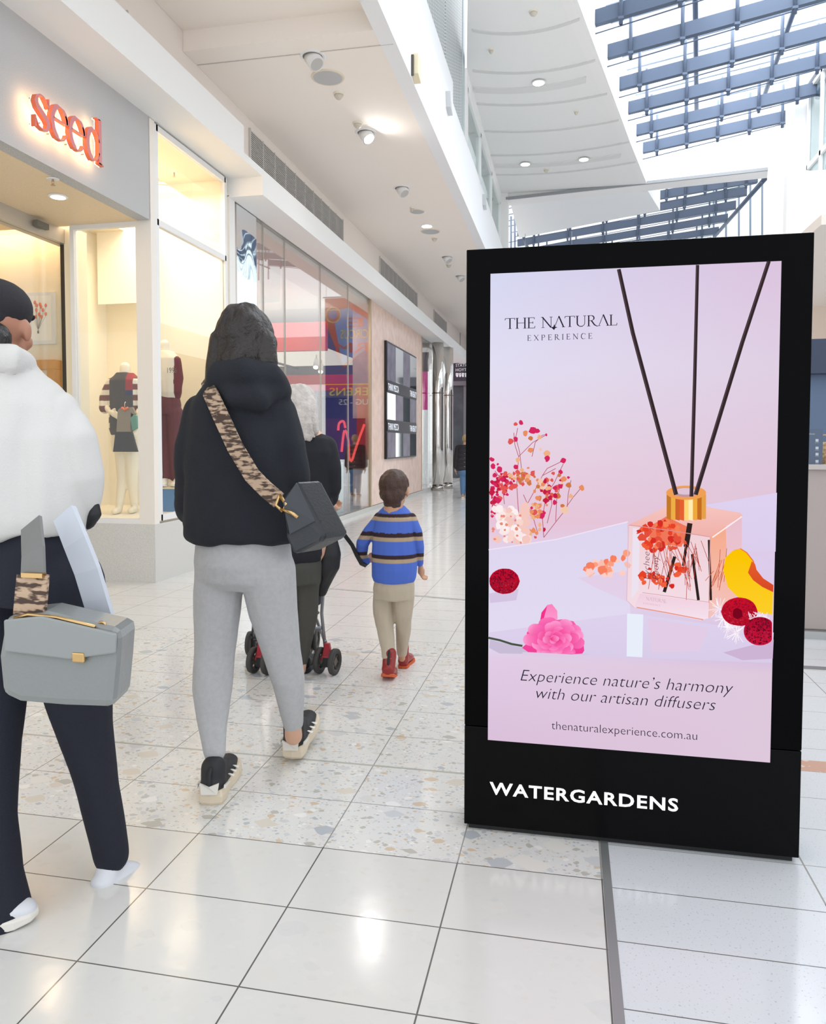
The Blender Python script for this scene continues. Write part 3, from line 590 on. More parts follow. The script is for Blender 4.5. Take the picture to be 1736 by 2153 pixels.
for px, l in (((1121, 24), 'smoke detector at the top of the upper ceiling'), ((1148, 356), 'smoke detector between two lit downlights of the upper ceiling'), ((1032, 104), 'small sensor on the left of the upper ceiling'), ((1211, 234), 'small sensor near the skylight side of the upper ceiling')): fixture_smoke(px, l, ZC, .055 if px[0] in (1121, 1148) else .035)
# entry soffit downlight and sprinkler, display sprinkler
c = atz(122, 413, 3.188); t = thing('entry_downlight', 'warm round downlight in the shop entry soffit', 'ceiling light', c)
MB().disc(c, .075, (0, 0, -1), 28, .008, r2=.07).build('trim_ring', FRAME, t); MB().disc(c+Vector((0, 0, -.008)), .055, (0, 0, -1), 24, .002).build('lens', emis('lens_entry', (255, 246, 226), 4), t)
def sprinkler(c, label):
    t = thing('sprinkler_head', label, 'sprinkler', c, 'sprinkler heads')
    MB().disc(c, .045, (0, 0, -1), 24, .005, r2=.035).build('plate', FRAME, t)
    MB().tube([c, c+Vector((0, 0, -.045))], .008, 8).disc(c+Vector((0, 0, -.045)), .016, (0, 0, -1), 12, .003).build('nozzle', mat('brass_head', (200, 170, 140), .3, metal=.8), t)
sprinkler(atz(111, 376, 3.188), 'sprinkler head above the warm entry downlight'); sprinkler(atz(366, 362, 4.04), 'sprinkler head inside the upper display window')
# vents in the wall above the bulkhead
def vent(y0, y1, z0, z1, label):
    t = thing('wall_vent', label, 'vent', (XW, y0, z0), 'long slotted vents above the bulkhead')
    MB().box((XW-.001, y0, z0), (XW+.006, y1, z1)).build('backing', VOID, t)
    m = MB(); n = int((z1-z0)/.022)
    for i in range(n): z = z0+.008+i*(z1-z0-.01)/n; m.box((XW+.006, y0, z), (XW+.02, y1, z+.009))
    m.box((XW, y0-.015, z0-.01), (XW+.022, y0, z1+.01)); m.box((XW, y1, z0-.01), (XW+.022, y1+.015, z1+.01))
    k = int((y1-y0)/.35)
    for i in range(1, k): m.box((XW+.006, y0+i*(y1-y0)/k-.006, z0), (XW+.022, y0+i*(y1-y0)/k+.006, z1))
    m.build('grille', VENT, t)
vent(2.6, 5.75, 4.5, 4.78, 'long slotted vent cut off by the top edge of the photo'); vent(8.2, 11.78, 4.44, 4.81, 'long slotted vent, the largest fully seen one, over the glass shop')
vent(14.2, 17.8, 4.44, 4.81, 'slotted vent above the pink marble shopfront'); vent(20.1, 22.2, 4.44, 4.81, 'small distant slotted vent near the kiosk corner')
# fittings on the slab edge
def slabbox(px, label, sz):
    c = atx(*px, -1.6); t = thing('wall_light', label, 'wall light', c, 'fittings on the white slab edge')
    MB().prism([c+Vector((0, -sz, sz*1.6)), c+Vector((0, sz, sz*1.6)), c+Vector((0, sz, -sz*1.6)), c+Vector((0, -sz, -sz*1.1))], (.07, 0, 0)).build('housing', mat('cream_plastic', (238, 226, 196), .5), t, bevel=.006)
    MB().box(c+Vector((0, -sz*1.25, -sz*1.4)), c+Vector((.025, -sz, sz*1.3))).build('bracket', mat('bracket', (90, 84, 76), .5), t)
slabbox((868, 145), 'cream angular fitting on the white slab edge near the top', .075)
for px, l in (((939, 219), 'pale wedge fitting on the slab edge under the perforated screen'), ((1015, 426), 'small pale wedge fitting far along the slab edge')):
    c = atx(*px, -1.6); t = thing('wedge_bracket', l, 'bracket', c, 'pale wedge fittings')
    MB().prism([c+Vector((0, -.1, .12)), c+Vector((0, .12, -.1)), c+Vector((0, -.06, -.06))], (.06, 0, 0)).build('wedge', mat('pale_grey', (206, 208, 210), .5), t)
# ---------------------------------------------------------------- right edge: counter, navy panel, menu card, basket
ct = thing('service_counter', 'taupe service counter partly hidden behind the black kiosk', 'counter', (2.3, 5.8, 0))
MB().box((1.42, 5.25, .05), (3.6, 6.6, 1.10)).build('body', mat('taupe', (176, 164, 160), .6), ct, bevel=.01)
MB().box((1.40, 5.22, 1.085), (3.62, 6.62, 1.115)).build('worktop', mat('counter_top', (190, 182, 178), .4), ct)
MB().box((1.38, 5.20, 0), (3.62, 6.6, .05)).build('kick_plate', ALU, ct)
np_ = thing('navy_booth', 'tall navy booth panel behind the taupe counter', 'booth', (2.6, 6.3, 0))
MB().box((1.62, 6.35, 1.115), (3.4, 6.45, 1.78)).build('back_panel', mat('navy_panel', (92, 112, 142), .5), np_)
MB().box((1.60, 6.25, 1.78), (3.45, 6.55, 2.04)).build('header', mat('navy_dark', (52, 64, 88), .5), np_)
mc = thing('menu_card', 'slate blue menu card with white icons on the taupe counter', 'card', (1.55, 5.35, 1.115))
a = at(1699, 902, 5.35); b = at(1728, 981, 5.35)
MB().box((a.x, 5.35, 1.1155), (b.x, 5.356, a.z)).build('card', mat('card_slate', (86, 100, 122), .5), mc)
for i, py in enumerate((926, 942, 955, 970)):
    c = at(1717, py, 5.349); MB().box(c-Vector((.009, .001, .009)), c+Vector((.009, 0, .009))).box(c-Vector((.012, .001, .016)), c-Vector((-.012, 0, .0145))).build('icon', mat('icon_white', (190, 200, 212), .5), mc)
text('lettering', 'moo', at(1701, 914, 5.349), (1, 0, 0), (0, 0, 1), .018, M['icon_white'], mc)
bk = thing('wicker_basket', 'patterned wicker basket cut by the right edge on the counter', 'basket', (1.66, 5.5, 1.115))
c = Vector((1.675, 5.5, 1.116)); wk = mat('wicker', (186, 158, 120), .8, var=.5, vscale=60)
MB().tube([c, c+Vector((0, 0, .10)), c+Vector((0, 0, .145))], [.06, .075, .07], 22).build('body', wk, bk)
MB().tube([c+Vector((-.07, 0, .13)), c+Vector((-.03, 0, .19)), c+Vector((.03, 0, .19)), c+Vector((.07, 0, .13))], .006, 8).build('handle', wk, bk)
# ---------------------------------------------------------------- advertising kiosk
KY = 2.377; KX0, KX1, KZ1 = -.322, .679, 1.854
K = thing('advertising_kiosk', 'tall black freestanding advertising screen with a pink diffuser advert', 'advertising screen', (.18, KY, 0))
MB().box((KX0, KY, .345), (KX1, KY+.16, KZ1)).build('housing', BLACK, K, bevel=.003)
MB().box((KX0, KY+.002, .02), (KX1, KY+.16, .342)).build('lower_panel', mat('black_panel', (5, 5, 6), .18, spec=.1), K, bevel=.002)
MB().box((KX0+.012, KY+.02, 0), (KX1-.014, KY+.15, .02)).build('plinth', mat('black_plinth', (22, 22, 23), .5), K)
def S(px, py, k=1): return at(px, py, KY-.0008*k)
sx0, sx1, sz0, sz1 = KX0+.0756, KX0+.9146, .3027, 1.776
SC = attr_mat('screen_art')
def lerpc(a, b, t): return tuple(a[i]+(b[i]-a[i])*t for i in range(3))
# background gradient of the advert (picture content, an emitting screen)
def bgc(u, v): # u 0..1 left-right, v 0..1 bottom-top
    if v < .185: base = lerpc((226, 205, 230), (216, 188, 214), min(1, max(0, (.185-v)*4))); base = lerpc(base, (222, 200, 220), u)
    else:
        stops = [(.185, (222, 214, 238), (214, 190, 222)), (.30, (226, 214, 236), (222, 200, 228)), (.42, (226, 210, 234), (220, 204, 236)), (.47, (232, 196, 216), (226, 196, 216)), (.62, (232, 212, 228), (224, 200, 220)), (.8, (226, 222, 242), (224, 208, 228)), (1, (214, 216, 242), (220, 196, 222))]
        for (v0, a0, b0), (v1, a1, b1) in zip(stops, stops[1:]):
            if v <= v1: t = (v-v0)/(v1-v0); base = lerpc(lerpc(a0, a1, t), lerpc(b0, b1, t), u); break
        else: base = stops[-1][1]
    return base
q = MB(); NU, NV = 14, 44
for i in range(NU):
    for j in range(NV):
        c4 = [(i, j), (i+1, j), (i+1, j+1), (i, j+1)]
        q.poly([(sx0+(sx1-sx0)*a/NU, KY-.0008, sz0+(sz1-sz0)*b/NV) for a, b in c4], tuple(bgc(a/NU, b/NV) for a, b in c4))
screen = q.build('screen', SC, K, clean=False)
class Art:
    def __init__(s, base): s.q = MB(); s.k = base
    def poly(s, pts, c, c2=None):
        s.k += .012
        P = [S(x, y, s.k) for x, y in pts]
        if c2 is not None: # vertical gradient by y
            ys = [y for _, y in pts]; a, b = min(ys), max(ys); c = tuple(lerpc(c, c2, (y-a)/max(1e-6, b-a)) for _, y in pts)
        s.q.poly(P, c)
    def strip(s, p, w, c):
        P = []; Q = []
        for i, (x, y) in enumerate(p):
            x0, y0 = p[max(i-1, 0)]; x1, y1 = p[min(i+1, len(p)-1)]; l = math.hypot(x1-x0, y1-y0) or 1; nx, ny = -(y1-y0)/l, (x1-x0)/l
            ww = (w[i] if isinstance(w, (list, tuple)) else w)/2; P.append((x+nx*ww, y+ny*ww)); Q.append((x-nx*ww, y-ny*ww))
        s.k += .012
        for i in range(len(p)-1): s.q.poly([S(*P[i], s.k), S(*P[i+1], s.k), S(*Q[i+1], s.k), S(*Q[i], s.k)], c)
    def blob(s, x, y, r, c, n=9, j=.3, sy=1, c2=None):
        s.poly([(x+r*math.cos(2*math.pi*k/n)*(1+random.uniform(-j, j)), y+r*sy*math.sin(2*math.pi*k/n)*(1+random.uniform(-j, j))) for k in range(n)], c, c2)
    def out(s, name, parent): return s.q.build(name, SC, parent, clean=False)
R = random.Random(3); random.seed(3)
# table top
a = Art(2); a.poly([(1027.5, 1155), (1170, 1133), (1318, 1097), (1325, 1300), (1028, 1330)], (222, 214, 240), (226, 218, 240)); a.poly([(1480, 1062), (1633, 1036), (1630, 1160), (1560, 1160), (1545, 1085)], (222, 210, 240), (220, 206, 236))
a.poly([(1027, 1330), (1325, 1290), (1626, 1330), (1623, 1394), (1340, 1383), (1050, 1374), (1030, 1364)], (222, 210, 238), (216, 204, 232)); a.strip([(1027, 1156), (1170, 1134), (1320, 1097)], 2.5, (238, 226, 244))
a.poly([(1028, 1248), (1090, 1238), (1085, 1262), (1030, 1268)], (212, 196, 226)); a.poly([(1215, 1215), (1320, 1200), (1330, 1270), (1250, 1235)], (226, 206, 230), (228, 210, 234)); a.poly([(1520, 1372), (1626, 1345), (1624, 1385), (1560, 1388)], (206, 180, 212)); a.poly([(1030, 1345), (1110, 1365), (1240, 1376), (1050, 1374), (1028, 1362)], (200, 188, 214))
a.poly([(1318, 1290), (1352, 1292), (1350, 1382), (1317, 1380)], (232, 238, 250)); a.poly([(1360, 1300), (1490, 1320), (1470, 1370), (1370, 1372)], (226, 204, 230)); a.out('table_picture', screen)
# dried flowers
a = Art(4)
tr_ = (178, 80, 96)
stems = [[(1143, 1130), (1140, 1090), (1148, 1040), (1165, 1015), (1184, 975)], [(1143, 1130), (1170, 1095), (1190, 1070)], [(1168, 1096), (1170, 1050), (1178, 1020)], [(1108, 1060), (1130, 1020), (1140, 1000), (1168, 985)], [(1090, 1080), (1086, 1020), (1090, 960), (1120, 930), (1145, 916)], [(1140, 1000), (1150, 985), (1185, 968)], [(1190, 1066), (1205, 1045), (1222, 1025)], [(1192, 1066), (1194, 1040), (1200, 1010)], [(1100, 1020), (1092, 950), (1084, 920), (1088, 900)], [(1090, 960), (1082, 935), (1080, 910)], [(1118, 960), (1125, 930), (1140, 915), (1148, 914)], [(1060, 1060), (1055, 1010), (1040, 990)], [(1150, 1100), (1160, 1060), (1150, 1010)], [(1130, 1120), (1118, 1080), (1100, 1040)]]
for s_ in stems: a.strip(s_, 1.3, tr_)
pal = [(214, 40, 96), (226, 88, 84), (232, 142, 96), (238, 178, 132), (206, 120, 70), (198, 30, 70), (242, 200, 170)]
def cluster(cx, cy, rx, ry, n, cols, r0=2.5, r1=6):
    for _ in range(n):
        x = cx+R.gauss(0, rx*.5); y = cy+R.gauss(0, ry*.5); x = max(x, 1034); a.blob(x, y, R.uniform(r0, r1), R.choice(cols), 8, .35)
cluster(1062, 1015, 24, 28, 42, pal[:2]+[pal[5]]); cluster(1098, 1005, 26, 18, 36, pal[1:5]); cluster(1150, 1030, 34, 28, 48, pal); cluster(1035, 1045, 14, 40, 26, [pal[5], pal[0]]); cluster(1125, 1075, 24, 22, 26, pal[:4]); cluster(1108, 1125, 36, 16, 26, pal[1:4]+[pal[5]])
for x, y, r, c in [(1095, 888, 5, 0), (1084, 892, 4, 1), (1104, 911, 6, 2), (1120, 905, 8, 0), (1128, 906, 6, 0), (1084, 923, 6, 0), (1073, 928, 6, 1), (1115, 921, 5, 4), (1134, 919, 5, 3), (1115, 946, 6, 2), (1148, 914, 3, 0), (1088, 967, 5, 3), (1150, 955, 7, 3), (1150, 965, 6, 0), (1184, 969, 6, 0), (1178, 992, 5, 0), (1184, 1008, 6, 2), (1196, 1020, 6, 4), (1222, 1026, 6, 2), (1200, 1043, 5, 3), (1195, 1004, 3, 0), (1034, 966, 5, 0), (1036, 981, 6, 0), (1050, 987, 6, 0), (1187, 1073, 8, 6), (1046, 976, 3, 0), (1163, 995, 4, 1), (1136, 945, 3, 6)]: a.blob(x, y, r, pal[c], 9, .3)
for _ in range(46): a.blob(R.uniform(1041, 1108), R.uniform(1068, 1136), R.uniform(6, 11), R.choice([(250, 232, 232), (252, 240, 240), (248, 214, 206), (244, 200, 190)]), 9, .25)
for _ in range(18): a.blob(R.uniform(1032, 1105), R.uniform(1075, 1144), R.uniform(2, 4), (234, 140, 120), 7, .3)
for _ in range(30): # petals beside the bottle
    t = R.random(); a.blob(1232+t*88, 1198-t*12+R.uniform(-1, 1)*(6+t*22), R.uniform(5, 10), R.choice([(248, 190, 176), (250, 160, 130), (252, 206, 198), (246, 128, 96)]), 7, .35)
a.out('flower_picture', screen)
# lychee, peony
def berry(a, cx, cy, rx, ry, base, tex):
    a.blob(cx, cy, rx, base, 26, .02, ry/rx, tuple(v*.85 for v in base))
    for _ in range(int(rx*ry/5)):
        th = R.uniform(0, 2*math.pi); rr = math.sqrt(R.random())*.93; x = cx+rx*rr*math.cos(th); y = cy+ry*rr*math.sin(th)
        a.blob(x, y, 1.7, lerpc(tex, (240, 70, 90), R.random()*.6 if y > cy else R.random()*.25), 6, .2)
def crop(x): return min(x, 1622)
a = Art(5.5)
berry(a, 1060, 1222, 32, 27, (196, 14, 46), (110, 6, 34))
a.strip([(1026.5, 1341), (1050, 1346), (1075, 1354), (1098, 1358)], 4.5, (70, 84, 66))
PK = [(244, 66, 150), (252, 120, 184), (255, 150, 205), (238, 40, 130), (250, 96, 176), (228, 30, 112)]
a.poly([(1134, 1312), (1138, 1288), (1150, 1272), (1160, 1270), (1171, 1284), (1172, 1300), (1165, 1316), (1148, 1324)], (250, 130, 190), (255, 168, 214)); a.poly([(1134, 1312), (1138, 1288), (1150, 1274), (1144, 1296), (1140, 1318)], (244, 50, 140))
body = [(1097, 1362), (1108, 1352), (1107, 1330), (1122, 1314), (1150, 1306), (1180, 1302), (1205, 1306), (1220, 1326), (1226, 1350), (1228, 1368), (1224, 1374), (1200, 1376), (1150, 1373), (1110, 1371)]
a.poly(body, (248, 96, 172), (242, 60, 150))
def petal(cx, cy, ang, L, W, c0, c1):
    ca, sa = math.cos(ang), math.sin(ang); P = []
    for k in range(18):
        t = 2*math.pi*k/18; u = math.cos(t)*L; v = math.sin(t)*W*(1+.25*math.cos(t)); P.append((cx+u*ca-v*sa, min(cy+(u*sa+v*ca)*.82, 1372+(cx-1100)*.03), u/L))
    a.k += .012; a.q.poly([S(x, y, a.k) for x, y, _ in P], tuple(lerpc(c0, c1, (t+1)/2) for _, _, t in P))
for ring, n_, L_, W_ in ((40, 13, 20, 15), (30, 12, 18, 13), (20, 10, 16, 12), (10, 7, 13, 10), (2, 3, 9, 7)):
    for k in range(n_):
        an = 2*math.pi*k/n_+R.uniform(-.25, .25)+ring; rr_ = ring+R.uniform(-3, 3); x, y = 1166+rr_*1.12*math.cos(an), 1343+rr_*.72*math.sin(an)
        petal(x, y, math.atan2(math.sin(an)*.8, math.cos(an)), L_, W_, R.choice([(226, 24, 108), (238, 44, 130), (232, 60, 146)]), R.choice([(255, 138, 200), (252, 116, 186), (255, 160, 212)]))
a.poly([(1098, 1371), (1226, 1377), (1228, 1385), (1098, 1379)], (224, 203, 228))
a.out('fruit_picture', screen)
# bottle
a = Art(7)
a.poly([(1322, 1103), (1399, 1066), (1484, 1066), (1556, 1078), (1561, 1084), (1497, 1131), (1460, 1124)], (246, 196, 190), (240, 176, 170))
a.poly([(1321, 1103), (1493, 1128), (1489, 1300), (1472, 1304), (1330, 1276), (1317, 1262)], (240, 208, 214), (244, 222, 232)); a.poly([(1493, 1128), (1558, 1084), (1558, 1240), (1540, 1262), (1489, 1300)], (246, 168, 132), (244, 196, 190))
a.poly([(1330, 1110), (1345, 1112), (1342, 1240), (1327, 1258)], (236, 226, 240)); a.poly([(1525, 1105), (1559, 1086), (1559, 1168), (1530, 1240)], (232, 190, 206), (238, 200, 206))
a.poly([(1360, 1110), (1400, 1086), (1450, 1110), (1432, 1150), (1368, 1140)], (240, 120, 90))
for x0, y0, x1, y1, w_ in ((1450, 1100, 1442, 1150, 11), (1442, 1150, 1436, 1190, 6), (1418, 1170, 1396, 1245, 7), (1455, 1165, 1468, 1262, 6), (1490, 1135, 1494, 1262, 5)): a.strip([(x0, y0), (x1, y1)], w_, (48, 34, 32))
rd = [(232, 66, 40), (240, 96, 60), (216, 44, 36), (246, 130, 86), (228, 80, 60)]
for cx, cy, rx, ry, n in ((1368, 1122, 22, 16, 16), (1395, 1106, 30, 12, 16), (1362, 1146, 16, 10, 12), (1414, 1135, 20, 22, 16), (1385, 1150, 14, 10, 8), (1375, 1215, 30, 14, 22), (1395, 1225, 16, 10, 8), (1432, 1190, 10, 14, 7), (1352, 1216, 8, 8, 4)):
    for _ in range(n): a.blob(cx+R.gauss(0, rx*.5), cy+R.gauss(0, ry*.5), R.uniform(3, 8), R.choice(rd), 8, .35)
for _ in range(34):
    x = R.uniform(1372, 1480); y = R.uniform(1130, 1180); a.strip([(x, y), (x+R.uniform(-20, 34), y+R.uniform(30, 84))], 1.1, R.choice([(176, 60, 48), (206, 96, 76)]))
for _ in range(10): x = R.uniform(1500, 1530); a.strip([(x, 1150+R.uniform(0, 60)), (x-R.uniform(5, 20), 1215+R.uniform(0, 30))], 1.2, (206, 96, 60))
a.strip([(1497, 1130), (1559, 1086)], 3, (255, 236, 236)); a.strip([(1322, 1104), (1400, 1114), (1493, 1129)], 1.5, (214, 150, 156)); a.strip([(1321, 1104), (1317, 1262), (1332, 1277)], 2, (226, 190, 206)); a.strip([(1493, 1130), (1489, 1298)], 1.8, (222, 164, 164))
a.poly([(1345, 1248), (1490, 1268), (1489, 1300), (1472, 1304), (1333, 1276)], (240, 206, 222), (246, 226, 238)); a.strip([(1338, 1277), (1400, 1288), (1478, 1303)], 2.2, (232, 150, 132)); a.strip([(1350, 1246), (1410, 1254), (1488, 1266)], 1.2, (214, 160, 170))
a.out('bottle_picture', screen)
# gold collar and reeds
a = Art(9)
def arcpts(cx, cy, rx, ry, a0, a1, n=16): return [(cx+rx*math.cos(math.radians(a0+(a1-a0)*i/n)), cy+ry*math.sin(math.radians(a0+(a1-a0)*i/n))) for i in range(n+1)]
cols = [(196, 120, 40), (238, 176, 70), (206, 100, 40), (232, 96, 50), (255, 214, 120), (255, 236, 176), (240, 170, 60), (196, 110, 36), (230, 160, 70)]
for i in range(9):
    x0 = 1401+i*9.2; x1 = x0+9.3; y = lambda x: 5*math.sqrt(max(0, 1-((x-1442)/43)**2)); a.poly([(x0, 1038+y(x0)), (x1, 1038+y(x1)), (x1-.2, 1090+y(x1)), (x0, 1088+y(x0))], cols[i])
a.poly(arcpts(1442, 1036, 42, 15, 0, 360, 30), (240, 160, 84)); a.poly(arcpts(1441, 1035, 27, 10, 0, 360, 30), (196, 150, 160)); a.poly(arcpts(1441, 1033, 22, 7, 0, 360, 24), (222, 196, 214))
a.out('collar_picture', screen)
a = Art(10.5); rc = (52, 40, 44)
a.strip([(1300.5, 566), (1330, 700), (1421, 1040)], [8, 8.5, 9], rc); a.strip([(1466, 557), (1460, 800), (1453, 1044)], [7, 7.5, 8], rc); a.strip([(1616, 549), (1560, 720), (1462, 1040)], [8, 8.5, 9], rc)
for pts in ([(1299, 566), (1328, 700), (1418.5, 1038)], [(1464.5, 557), (1458.5, 800), (1451, 1042)], [(1614, 550), (1558, 720), (1460, 1038)]): a.strip(pts, 1.4, (92, 74, 78))
a.out('reed_picture', screen)
# peach slice and berries at the right
a = Art(9)
P = [(1555, 1154), (1568, 1162), (1582, 1180), (1590, 1205), (1604, 1222), (1625, 1238), (1623.5, 1292), (1600, 1290), (1560, 1264), (1530, 1235), (1520, 1200), (1525, 1172), (1540, 1158)]
a.poly([(x+2 if x < 1600 else x, y-1) for x, y in P], (236, 110, 60)); a.poly(P, (252, 196, 0), (252, 206, 40)); a.poly([(1580, 1180), (1587, 1186), (1590, 1198), (1604, 1216), (1625.5, 1230), (1625, 1245), (1602, 1234), (1583, 1220), (1572, 1204)], (230, 96, 40), (214, 70, 40))
for _ in range(150): th = R.uniform(0, 6.28); rr = R.uniform(4, 26); x, y = R.choice([(1512, 1280), (1530, 1320), (1520, 1300), (1548, 1330)]); a.strip([(x, y), (crop(x+rr*math.cos(th)), y+rr*math.sin(th))], 1.1, R.choice([(246, 236, 246), (236, 214, 230), (255, 250, 255)]))
berry(a, 1554, 1286, 38, 30, (206, 16, 44), (150, 8, 36)); a.blob(1550, 1290, 11, (120, 6, 30), 12, .2)
for _ in range(40): a.strip([(1600+R.uniform(-24, 16), 1302), (crop(1600+R.uniform(-28, 22)), 1292+R.uniform(-6, 12))], 1.2, (246, 232, 244))
c0 = [(min(x, 1622.5), y) for x, y in arcpts(1597, 1327, 34, 30, 0, 360, 30)]; a.poly(c0, (166, 12, 44), (206, 20, 58))
for _ in range(190):
    th = R.uniform(0, 6.28); rr = math.sqrt(R.random())*.92; x, y = 1597+34*rr*math.cos(th), 1327+30*rr*math.sin(th)
    if x < 1620: a.blob(x, y, 1.8, lerpc((96, 6, 30), (232, 50, 90), R.random()*.7 if y > 1327 else R.random()*.3), 6, .2)
a.out('peach_picture', screen)
# ---- serif stroke lettering
def ribbon(mb, pts, ws, f, c=None):
    P = []
    for i, (x, y) in enumerate(pts):
        x0, y0 = pts[max(i-1, 0)]; x1, y1 = pts[min(i+1, len(pts)-1)]; l = math.hypot(x1-x0, y1-y0) or 1; nx, ny = -(y1-y0)/l, (x1-x0)/l; w_ = ws[i]/2 if isinstance(ws, (list, tuple)) else ws/2
        P.append(((x+nx*w_, y+ny*w_), (x-nx*w_, y-ny*w_)))
    for a_, b_ in zip(P, P[1:]): mb.poly([f(*a_[0]), f(*b_[0]), f(*b_[1]), f(*a_[1])], c)
def arcu(cx, cy, rx, ry, a0, a1, n=14): return [(cx+rx*math.cos(math.radians(a0+(a1-a0)*i/n)), cy+ry*math.sin(math.radians(a0+(a1-a0)*i/n))) for i in range(n+1)]
TH, TK = .045, .095
def sf(x, y, w_=.17): return ([(x-w_/2, y), (x+w_/2, y)], TH*.9)
GL = {
 'T': (.80, [([(.40, 0), (.40, 1)], TK), ([(.03, .98), (.77, .98)], TH), ([(.04, 1), (.02, .82)], TH), ([(.76, 1), (.78, .82)], TH), sf(.40, .02, .26)]),
 'H': (.92, [([(.16, 0), (.16, 1)], TK), ([(.76, 0), (.76, 1)], TK), ([(.16, .52), (.76, .52)], TH), sf(.16, .02, .26), sf(.16, .98, .26), sf(.76, .02, .26), sf(.76, .98, .26)]),
 'E': (.68, [([(.15, 0), (.15, 1)], TK), ([(.03, .98), (.56, .98)], TH), ([(.15, .52), (.46, .52)], TH), ([(.03, .02), (.60, .02)], TH), ([(.56, 1), (.58, .84)], TH), ([(.60, 0), (.63, .2)], TH), ([(.46, .62), (.46, .42)], TH)]),
 'N': (.92, [([(.15, 0), (.15, .98)], TH), ([(.10, 1), (.78, 0)], TK), ([(.78, 0), (.78, 1)], TH), sf(.15, .02, .24), sf(.06, .98, .16), sf(.78, .98, .24)]),
 'A': (.92, [([(.14, .05), (.47, 1.02)], TH), ([(.46, 1.04), (.84, 0)], TK), sf(.14, .02, .2), sf(.83, .02, .26)]),
 'U': (.92, [([(.18, 1), (.18, .35)]+arcu(.47, .32, .29, .30, 180, 300, 10), [TK]*6+[TH*1.5]*7), (arcu(.47, .32, .29, .30, 300, 360, 8)+[(.76, 1)], TH), sf(.18, .98, .26), sf(.76, .98, .24)]),
 'R': (.82, [([(.15, 0), (.15, 1)], TK), ([(.05, .98), (.34, .98)]+arcu(.34, .75, .22, .23, 90, -90, 12)+[(.15, .52)], [TH]*4+[TK*.9]*7+[TH]*5), ([(.36, .52), (.60, .12), (.78, .0), (.92, .02)], [TK, TK, TH*1.5, TH]), sf(.15, .02, .26)]),
 'L': (.66, [([(.15, 0), (.15, 1)], TK), ([(.03, .02), (.58, .02)], TH), ([(.58, 0), (.62, .22)], TH), sf(.15, .98, .26)]),
 'X': (.84, [([(.10, 1), (.74, 0)], TK), ([(.12, 0), (.72, 1)], TH), sf(.10, .98, .2), sf(.74, .02, .2), sf(.12, .02, .2), sf(.72, .98, .2)]),
 'P': (.72, [([(.15, 0), (.15, 1)], TK), ([(.05, .98), (.34, .98)]+arcu(.34, .73, .24, .25, 90, -90, 12)+[(.15, .48)], [TH]*4+[TK*.9]*7+[TH]*5), sf(.15, .02, .26)]),
 'I': (.36, [([(.17, 0), (.17, 1)], TK), sf(.17, .02, .28), sf(.17, .98, .28)]),
 'C': (.84, [(arcu(.46, .5, .38, .50, 45, 315, 22), [TH]*5+[TK]*13+[TH]*5), ([(.73, .98), (.75, .74)], TH)]),
 ' ': (.42, [])}
def serif(name, s, x0, y0, x1, y1, h0, h1, k, gap=.0, bold=1.0):
    """write along the line (x0,y0)-(x1,y1) of photo pixels on the screen plane; h: cap height px"""
    tot = sum(GL[c][0]+gap for c in s)-gap; mb = MB(); u = 0
    for ch in s:
        wd, st = GL[ch]
        def f(x, y, u=u):
            t = (u+x)/tot; h = h0+(h1-h0)*t; return S(x0+(x1-x0)*t, y0+(y1-y0)*t-h*y, k)
        for pts, ws in st: ribbon(mb, pts, ([v*bold for v in ws] if isinstance(ws, list) else ws*bold), f)
        u += wd+gap
    return mb
ink = emis('screen_ink', (40, 38, 52)); mb = serif('lettering', 'THE NATURAL', 1061, 692, 1298, 684, 22.5, 23, 12, bold=1.1)
mb.poly([S(1164.5, 694, 12.5), S(1159, 689, 12.5), S(1158, 688, 12.5), S(1163, 687, 12.5), S(1165, 681, 12.5), S(1167, 687, 12.5), S(1172, 688, 12.5), S(1167, 690, 12.5)]); mb.build('lettering', ink, screen, clean=False)
serif('lettering', 'EXPERIENCE', 1108, 716.5, 1245, 712, 11.5, 11.7, 12, gap=.38, bold=1.25).build('lettering', ink, screen, clean=False)
def stext(s, pA, pB, cap, k=12, m_=None, shear=0, off=0, parent=None, fy=None):
    A, B = S(*pA, k), S(*pB, k); return text('lettering', s, A, B-A, (0, 0, 1), cap/.73, m_ or ink, parent or screen, width=(B-A).length, shear=shear, offset=off, depth=0)
stext('Experience nature\u2019s harmony', (1094, 1431), (1541, 1459), .0382, shear=.26, off=-.014); stext('with our artisan diffusers', (1127, 1468), (1504, 1494), .0382, shear=.26, off=-.014); stext('thenaturalexperience.com.au', (1159, 1533), (1465, 1556), .0275, off=-.012)
A, B = S(1365, 1218, 12.5), S(1365, 1160, 12.5); li = emis('label_ink', (110, 50, 60))
text('lettering', 'Lychee', A, B-A, (-1, 0, 0), .026, li, screen, width=(B-A).length, shear=.25, offset=-.014, depth=-.0001); A, B = S(1384, 1219, 12.5), S(1384, 1168, 12.5); text('lettering', 'Peony', A, B-A, (-1, 0, 0), .026, li, screen, width=(B-A).length, shear=.25, offset=-.014, depth=-.0001)
serif('lettering', 'NATURAL', 1358, 1262, 1401, 1268, 7, 7, 12.5).build('lettering', emis('label_pale', (196, 150, 160)), screen, clean=False)
serif('lettering', 'EXPERIENCE', 1352, 1270, 1388, 1275, 3.4, 3.4, 12.5, gap=.3).build('lettering', M['label_pale'], screen, clean=False)
# illuminated centre name
A, B = at(1029, 1669, KY-.001), at(1425, 1706, KY-.001)
text('lettering', 'WATERGARDENS', A, B-A, (0, 0, 1), .0405/.73, emis('white_glow', (255, 255, 255), 1.6), K, width=(B-A).length, offset=.022, spacing=1.12, depth=0)
